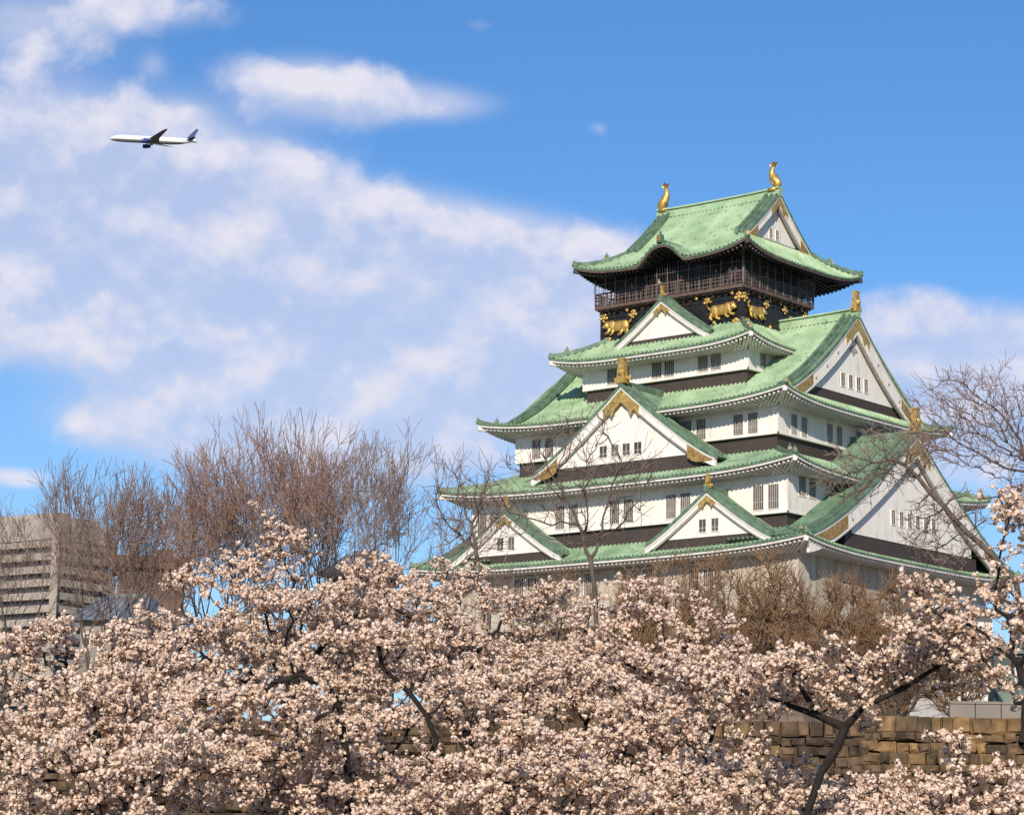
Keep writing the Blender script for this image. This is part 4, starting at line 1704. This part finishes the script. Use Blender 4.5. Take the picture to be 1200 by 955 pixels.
def blossom_material():
    m = bpy.data.materials.new('cherry_blossom')
    m.use_nodes = True
    nt = m.node_tree
    nt.nodes.clear()
    out = nd(nt, 'ShaderNodeOutputMaterial')
    at = nd(nt, 'ShaderNodeAttribute', attribute_name='tone')
    cr = nd(nt, 'ShaderNodeValToRGB')
    el = cr.color_ramp.elements
    el[0].position, el[0].color = 0.0, (0.12, 0.06, 0.035, 1)
    el[1].position, el[1].color = 1.0, (0.97, 0.87, 0.79, 1)
    for p, c in ((.24, (.26, .14, .075)), (.42, (.86, .67, .54)), (.72, (.95, .80, .68))):
        e = el.new(p)
        e.color = (*c, 1)
    nt.links.new(at.outputs['Fac'], cr.inputs[0])
    df = nd(nt, 'ShaderNodeBsdfDiffuse')
    tl = nd(nt, 'ShaderNodeBsdfTranslucent')
    mx = nd(nt, 'ShaderNodeMixShader')
    mx.inputs[0].default_value = .36
    nt.links.new(cr.outputs[0], df.inputs[0])
    nt.links.new(mixc(nt, 1.0, cr.outputs[0], (1.0, .85, .68), 'MULTIPLY'), tl.inputs[0])
    nt.links.new(df.outputs[0], mx.inputs[1])
    nt.links.new(tl.outputs[0], mx.inputs[2])
    nt.links.new(mx.outputs[0], out.inputs[0])
    return m


MAT['blossom'] = blossom_material()


def puffs(C, R, rng):
    """Merge blossom puffs at centres C with radii R into one mesh."""
    n = len(C)
    var = rng.integers(0, len(BT), n)
    # random rotations from quaternions
    q = rng.normal(0, 1, (n, 4))
    q /= np.linalg.norm(q, axis=1, keepdims=True)
    w, x, y, z = q.T
    Rm = np.stack([1 - 2 * (y * y + z * z), 2 * (x * y - z * w), 2 * (x * z + y * w), 2 * (x * y + z * w), 1 - 2 * (x * x + z * z), 2 * (y * z - x * w),
                   2 * (x * z - y * w), 2 * (y * z + x * w), 1 - 2 * (x * x + y * y)], 1).reshape(n, 3, 3)
    TV = np.stack([b[0] for b in BT])[var]
    TT = np.stack([b[1] for b in BT])[var]
    V = np.einsum('nij,nkj->nki', Rm, TV) * R[:, None, None] + C[:, None]
    tone = np.clip(TT + rng.normal(0, .13, (n, 1)), 0, 1)
    K = TV.shape[1]
    F = np.arange(n * K).reshape(-1, 5)
    return V.reshape(-1, 3), F, tone.ravel()


def cherry(label, blobs, base, seed, group, trunk=None, natt=620, dens=2.3, step=.25, puff=(.042, .078), fork=.42, twig_len=.30, kill=.34):
    """blobs: crown ellipsoids (centre xyz, radii along right/ahead/up)."""
    rg = np.random.default_rng(seed)
    vol = np.array([b[1][0] * b[1][1] * b[1][2] for b in blobs])
    cnt = (1.7 * natt * vol / vol.sum()).astype(int) + 20
    att = []
    for (c, r), n in zip(blobs, cnt):
        # flowering sprays: flattened pads of twigs with gaps between them
        npad = max(4, int(n / 50))
        d = rg.normal(0, 1, (npad, 3))
        d /= np.linalg.norm(d, axis=1, keepdims=True)
        pc = d * rg.uniform(.12, 1, (npad, 1)) ** .42 * .86
        pc[:, 2] = np.where(pc[:, 2] < -.4, pc[:, 2] * .6, pc[:, 2])
        pc = pc * np.array(r)
        m_ = n // npad + 1
        q = rg.normal(0, 1, (npad, m_, 3))
        q /= np.linalg.norm(q, axis=2, keepdims=True)
        q *= rg.uniform(.05, 1, (npad, m_, 1)) ** .5
        wide = rg.uniform(.65, 1.35, (npad, 1, 1)) * min(1.0, max(r[0] * .9, .12))
        q = q * np.concatenate([wide, wide * .9, rg.uniform(.10, .24, (npad, 1, 1)) * min(1.0, max(r[0] * .9, .2))], 2)
        tilt = rg.normal(0, .28, (npad, 1, 2))
        q[:, :, 2] += q[:, :, 0] * tilt[:, :, 0] + q[:, :, 1] * tilt[:, :, 1] - .12 * (q[:, :, 0] ** 2 + q[:, :, 1] ** 2)
        p = (pc[:, None] + q).reshape(-1, 3)
        att.append(np.array(c) + p[:, :1] * RV + p[:, 1:2] * HV + p[:, 2:3] * np.array([0, 0, 1.0]))
    att = np.concatenate(att)
    base = np.array(base, float)
    if trunk is None:
        cc = (np.array([b[0] for b in blobs]) * (vol / vol.sum())[:, None]).sum(0)
        zf = base[2] + (cc[2] - base[2]) * fork
        n = 7
        path = [base + np.array([rg.normal(0, .05), rg.normal(0, .05), 0]) * i + (np.array([cc[0], cc[1], zf]) - base) * (i / n) * np.array([.45, .45, 1]) for i in range(n + 1)]
        nodes, par = path, [-1] + list(range(n))
    else:
        nodes, par = [], []
        for br in trunk:               # polylines; first is the trunk, the others start at the nearest earlier node
            br = [np.array(p, float) for p in br]
            if not nodes:
                prev = -1
            else:
                prev = int(np.argmin([np.linalg.norm(q - br[0]) for q in nodes]))
                br = br[1:]
            for p in br:
                if prev >= 0:
                    a = nodes[prev]
                    k = max(1, int(np.linalg.norm(p - a) / .45))
                    for i in range(1, k + 1):
                        nodes.append(a + (p - a) * i / k + (rg.normal(0, .045, 3) if i < k else 0))
                        par.append(prev)
                        prev = len(nodes) - 1
                else:
                    nodes.append(p)
                    par.append(-1)
                    prev = len(nodes) - 1
    N, par = colonise(att, nodes, par, step, kill, 2.5, 90, rg, -.1)
    r = radii(N, par)
    r = np.where(r > .03, r * 1.08, r) * rg.uniform(.86, 1.14, len(r))
    k = par >= 0
    P, Q = N[par[k]], N[k]
    R0, R1 = r[par[k]], r[k]
    R0 = np.minimum(R0, R1 * 1.5 + .004)
    t = thing('cherry_tree', label, 'cherry tree', tuple(base), 0, group)
    # fine flowering twigs
    thin = np.where(r < .034)[0]
    C, RR, TP, TQ = [], [], [], []
    cen = N.mean(0)
    for i in thin:
        nt_ = rg.poisson(1.55 * dens)
        for _ in range(nt_):
            d = rg.normal(0, 1, 3) + (N[i] - cen) * .12
            d[2] = d[2] * .5 + .18
            d /= np.linalg.norm(d)
            L = twig_len * rg.uniform(.35, 1.25)
            TP.append(N[i])
            TQ.append(N[i] + d * L)
            m_ = max(1, int(L / .070))
            u = (np.arange(m_) + rg.uniform(.3, 1.0, m_)) / m_
            for uu in u:
                C.append(N[i] + d * L * uu + rg.normal(0, .03, 3))
    C = np.array(C)
    RR = rg.uniform(puff[0], puff[1], len(C)) * np.where(rg.random(len(C)) < .12, .6, 1.0)
    TP, TQ = np.array(TP), np.array(TQ)
    P = np.concatenate([P, TP])
    Q = np.concatenate([Q, TQ])
    R0 = np.concatenate([R0, np.full(len(TP), .009)])
    R1 = np.concatenate([R1, np.full(len(TP), .005)])
    link('trunk', wood_mesh('trunk', P - base, Q - base, R0, R1, MAT['cherry_bark'], .04), t)
    V, F, tone = puffs(C - base, RR, rg)
    link('blossom_crown', np_mesh('blossom_crown', V, F, MAT['blossom'], False, tone), t)
    return len(C)


def W3(px, py, D):
    return np.array(place(px, py, D))


def crown(px, ytop, ybot, wpx, D, depth=None):
    """Ellipsoid seen between ytop and ybot, wpx wide, at distance D."""
    m = D / FPX
    ytop = ytop - 4.0
    c = W3(px, (ytop + ybot) / 2, D)
    rz = (ybot - ytop) / 2 * m
    rx = wpx / 2 * m
    return (c, (rx, depth or rx * .75, rz))


def gbase(px, D):
    p = W3(px, 900, D)
    return (p[0], p[1], GROUND_Z - .1)


GRP = 'cherry trees in full blossom'
total = 0
# rear rank
total += cherry('tall cherry tree in blossom with raised top sprig right of slate roof',
                [crown(350, 622, 800, 300, 62), crown(250, 665, 830, 210, 61), crown(430, 645, 810, 240, 63), crown(300, 582, 606, 24, 61.5, .3), crown(326, 596, 628, 36, 61.6, .4), crown(352, 612, 660, 60, 61.8, .6)], gbase(370, 62), 21, GRP, natt=1000)
total += cherry('cherry tree in blossom directly below the left end of castle',
                [crown(560, 655, 810, 240, 66), crown(490, 645, 790, 160, 66), crown(650, 668, 820, 200, 65)], gbase(560, 66), 22, GRP, natt=850)
total += cherry('cherry tree in blossom below the middle of the castle front',
                [crown(745, 682, 850, 240, 58), crown(840, 735, 870, 180, 57), crown(765, 655, 720, 70, 58, .6)], gbase(740, 58), 23, GRP, natt=850)
total += cherry('cherry tree in blossom at left edge before the office block',
                [crown(15, 700, 860, 200, 58), crown(150, 728, 870, 220, 59), crown(208, 688, 820, 130, 60)], gbase(60, 58), 24, GRP, natt=850)
# visible fork in front of the wall
D5 = 48
tr = [[gbase(932, D5), W3(945, 955, D5), W3(962, 905, D5), W3(990, 852, D5)],
      [W3(990, 852, D5), W3(958, 838, D5 + .3), W3(918, 824, D5 + .4), W3(868, 808, D5 + .5)],
      [W3(990, 852, D5), W3(1012, 828, D5 - .2), W3(1058, 806, D5 - .4), W3(1100, 780, D5 - .6)],
      [W3(958, 838, D5 + .3), W3(935, 800, D5 + .2)], [W3(1012, 828, D5 - .2), W3(1000, 790, D5)]]
total += cherry('forked cherry tree in blossom with dark trunk before the stone wall',
                [crown(985, 752, 832, 300, D5, 1.6), crown(1080, 735, 810, 150, D5 - .4, 1.2), crown(880, 775, 845, 150, D5 + .5, 1.2)], gbase(932, D5), 25, GRP, trunk=tr, natt=760)
# right edge
total += cherry('cherry tree in blossom at right edge before the castle side gable',
                [crown(1200, 572, 660, 90, 46, 1.0), crown(1240, 560, 760, 110, 46, 1.5), crown(1125, 690, 750, 180, 46.5, 1.2), crown(1190, 692, 750, 110, 46, 1.2), crown(1180, 735, 800, 110, 46, .8)], gbase(1270, 46), 26, GRP, natt=560, fork=.6, dens=1.9)
# front rank
total += cherry('low cherry tree in blossom filling the bottom left corner',
                [crown(60, 850, 1010, 300, 46), crown(190, 830, 990, 240, 47)], gbase(100, 46), 27, GRP, natt=760)
D8 = 50
tr = [[gbase(408, D8), W3(408, 955, D8), W3(405, 880, D8), W3(398, 830, D8)], [W3(398, 830, D8), W3(385, 805, D8), W3(350, 790, D8)],
      [gbase(408, D8), W3(512, 868, D8 + .4), W3(480, 812, D8 + .3), W3(448, 782, D8 + .2), W3(440, 740, D8)]]
total += cherry('cherry tree in blossom with dark upright trunk left of centre',
                [crown(330, 790, 900, 260, D8), crown(450, 715, 820, 220, D8 + .6), crown(250, 850, 960, 200, D8)], gbase(408, D8), 28, GRP, trunk=tr, natt=800)
total += cherry('low cherry tree in blossom at bottom centre',
                [crown(560, 830, 960, 220, 49), crown(640, 870, 990, 240, 48), crown(480, 895, 1000, 180, 48)], gbase(580, 49), 29, GRP, natt=760)
total += cherry('low cherry tree in blossom just left of the forked trunk',
                [crown(750, 800, 930, 230, 52), crown(850, 880, 1000, 230, 50), crown(740, 890, 1010, 220, 49)], gbase(780, 51), 30, GRP, natt=900)
total += cherry('low cherry tree in blossom at bottom right below the stone wall',
                [crown(1120, 890, 1000, 280, 45), crown(1020, 930, 1020, 160, 45), crown(1200, 872, 990, 140, 45.5)], gbase(1110, 45), 31, GRP, natt=700)
total += cherry('cherry tree in blossom between the dark trunk and the castle front',
                [crown(640, 760, 870, 260, 56), crown(560, 770, 860, 160, 56)], gbase(630, 56), 32, GRP, natt=720)
total += cherry('cherry tree in blossom standing back behind the tall crown and leaning limb',
                [crown(400, 690, 850, 260, 70), crown(260, 715, 850, 200, 70), crown(490, 715, 850, 150, 69)], gbase(330, 70), 36, GRP, natt=800)
total += cherry('cherry tree in blossom far back between the dark trunk and leaning limb',
                [crown(470, 745, 880, 190, 76), crown(390, 790, 890, 150, 76)], gbase(450, 76), 37, GRP, natt=560)
total += cherry('low cherry tree in blossom behind the upright dark trunk at bottom',
                [crown(330, 860, 1000, 220, 53), crown(420, 880, 1000, 200, 53)], gbase(350, 53), 33, GRP, natt=640)
total += cherry('cherry tree in blossom under the forked tree at bottom right of centre',
                [crown(870, 868, 1010, 190, 54), crown(985, 905, 1010, 140, 54)], gbase(930, 54), 34, GRP, natt=420)
total += cherry('cherry tree in blossom behind the bottom left corner tree',
                [crown(150, 770, 930, 260, 54), crown(20, 800, 930, 160, 54)], gbase(120, 54), 35, GRP, natt=640)



# ---------------------------------------------------------------- bare trees round the castle
def bare_sc(label, blobs, base, seed, trunk, mat, natt=500, step=.35, kill=.5, tip=.014, twigs=2.0, tl=.7, name='bare_tree', up=.5, group=None, thick=1.25):
    rg = np.random.default_rng(seed)
    att = []
    vol = np.array([b[1][0] * b[1][1] * b[1][2] for b in blobs])
    for (c, r), n in zip(blobs, (natt * vol / vol.sum()).astype(int) + 15):
        d = rg.normal(0, 1, (n, 3))
        d /= np.linalg.norm(d, axis=1, keepdims=True)
        p = d * rg.uniform(.1, 1, (n, 1)) ** .5 * np.array(r)
        att.append(np.array(c) + p[:, :1] * RV + p[:, 1:2] * HV + p[:, 2:3] * np.array([0, 0, 1.0]))
    att = np.concatenate(att)
    nodes, par = [np.array(trunk[0], float)], [-1]
    for p in trunk[1:]:
        a = nodes[-1]
        p = np.array(p, float)
        k = max(1, int(np.linalg.norm(p - a) / .6))
        for i in range(1, k + 1):
            nodes.append(a + (p - a) * i / k + (rg.normal(0, .03, 3) if i < k else 0))
            par.append(len(nodes) - 2)
    N, par = colonise(att, nodes, par, step, kill, 4.0, 100, rg, up * .3)
    r = radii(N, par, tip, 2.3)
    r = np.where(r > tip * 1.5, r * thick, r)
    k = par >= 0
    P, Q, R0, R1 = N[par[k]], N[k], r[par[k]], r[k]
    R0 = np.minimum(R0, R1 * 1.4 + .004)
    base = np.array(trunk[0], float)
    t = thing(name, label, 'tree', tuple(base), 0, group)
    TP, TQ = [], []
    for i in np.where(r < tip * 3)[0]:
        for _ in range(rg.poisson(twigs)):
            d = rg.normal(0, .7, 3)
            d[2] += up
            if par[i] >= 0:
                v = N[i] - N[par[i]]
                d += v / (np.linalg.norm(v) + 1e-9) * .8
            d /= np.linalg.norm(d)
            L = tl * rg.uniform(.4, 1.2)
            m_ = N[i] + d * L * .5
            e = m_ + (d + rg.normal(0, .25, 3)) * L * .5
            TP += [N[i], m_]
            TQ += [m_, e]
    TP, TQ = np.array(TP), np.array(TQ)
    link('trunk', wood_mesh('trunk', P - base, Q - base, R0, R1, MAT['bark']), t)
    link('crown', wood_mesh('crown', TP - base, TQ - base, np.full(len(TP), tip * .9), np.full(len(TP), tip * .6), mat), t)
    return t


DA = 95
bare_sc('bare tree with dark forked trunk in front of the castle left side', [crown(690, 480, 640, 190, DA), crown(610, 530, 640, 120, DA)], gbase(700, DA), 41,
        [(*W3(700, 880, DA)[:2], YARD_Z), W3(698, 700, DA), W3(692, 655, DA)], MAT['twig_grey'], 420, tip=.016, twigs=1.8, tl=.9, kill=.6, thick=.95)
DB = 120
bare_sc('sparse bare tree against sky beside the castle left corner', [crown(545, 535, 650, 110, DB)], gbase(540, DB), 42,
        [(*W3(575, 880, DB)[:2], YARD_Z), W3(572, 690, DB)], MAT['twig_grey'], 200, tip=.019, twigs=2.2, tl=1.0, kill=.6)
DC = 120
bare_sc('large bare tree reaching in from the right edge beside castle', [crown(1135, 435, 560, 170, DC), crown(1200, 430, 600, 120, DC)], gbase(1262, DC), 43,
        [(*W3(1290, 880, DC)[:2], YARD_Z), W3(1275, 640, DC), W3(1215, 560, DC)], MAT['twig_red'], 760, tip=.015, twigs=3.2, tl=.85, kill=.5, thick=1.0)
DD = 100
bare_sc('twiggy dark tree crossing in front of the castle right gables', [crown(1050, 495, 580, 110, DD), crown(1000, 520, 600, 90, DD), crown(1110, 570, 680, 110, DD)], gbase(1180, DD), 44,
        [(*W3(1225, 880, DD)[:2], YARD_Z), W3(1190, 680, DD), W3(1120, 610, DD), W3(1060, 545, DD)], MAT['twig_grey'], 760, tip=.016, twigs=3.4, tl=.6, kill=.45, thick=1.0)
DE = 150
SH = 'brown bare trees at the castle base'
for (px, yt, w, sd_, n_, tw, tip_, lab) in (
        (905, 656, 100, 45, 900, 7.0, .024, 'dense brown bare tree with rounded top below the castle near corner'),
        (985, 676, 100, 49, 700, 6.0, .022, 'dense brown bare tree right of the rounded one at castle base'),
        (1050, 680, 110, 46, 760, 6.5, .022, 'brown bare tree under the castle right side gable'),
        (1120, 725, 100, 50, 520, 6.0, .022, 'low brown bare tree before the white storehouse'),
        (838, 654, 100, 47, 760, 5.5, .020, 'thin brown bare tree before the lower castle wall windows'),
        (790, 652, 100, 51, 640, 4.5, .019, 'sparse pale brown bare tree at middle of the lower castle wall'),
        (742, 668, 55, 48, 420, 8.0, .025, 'small dense brown bare tree with square top at lower castle wall'),
        (655, 664, 130, 52, 420, 4.0, .019, 'low brown bare tree under the left front gable of the castle')):
    bare_sc(lab, [crown(px, yt, 850, w, DE, 3.0)], gbase(px, DE), sd_, [(*W3(px, 900, DE)[:2], YARD_Z), W3(px, 855, DE)],
            MAT['twig_brown'], int(n_ * 1.25), tip=tip_, twigs=tw, tl=.95, group=SH, kill=.55, up=.7)
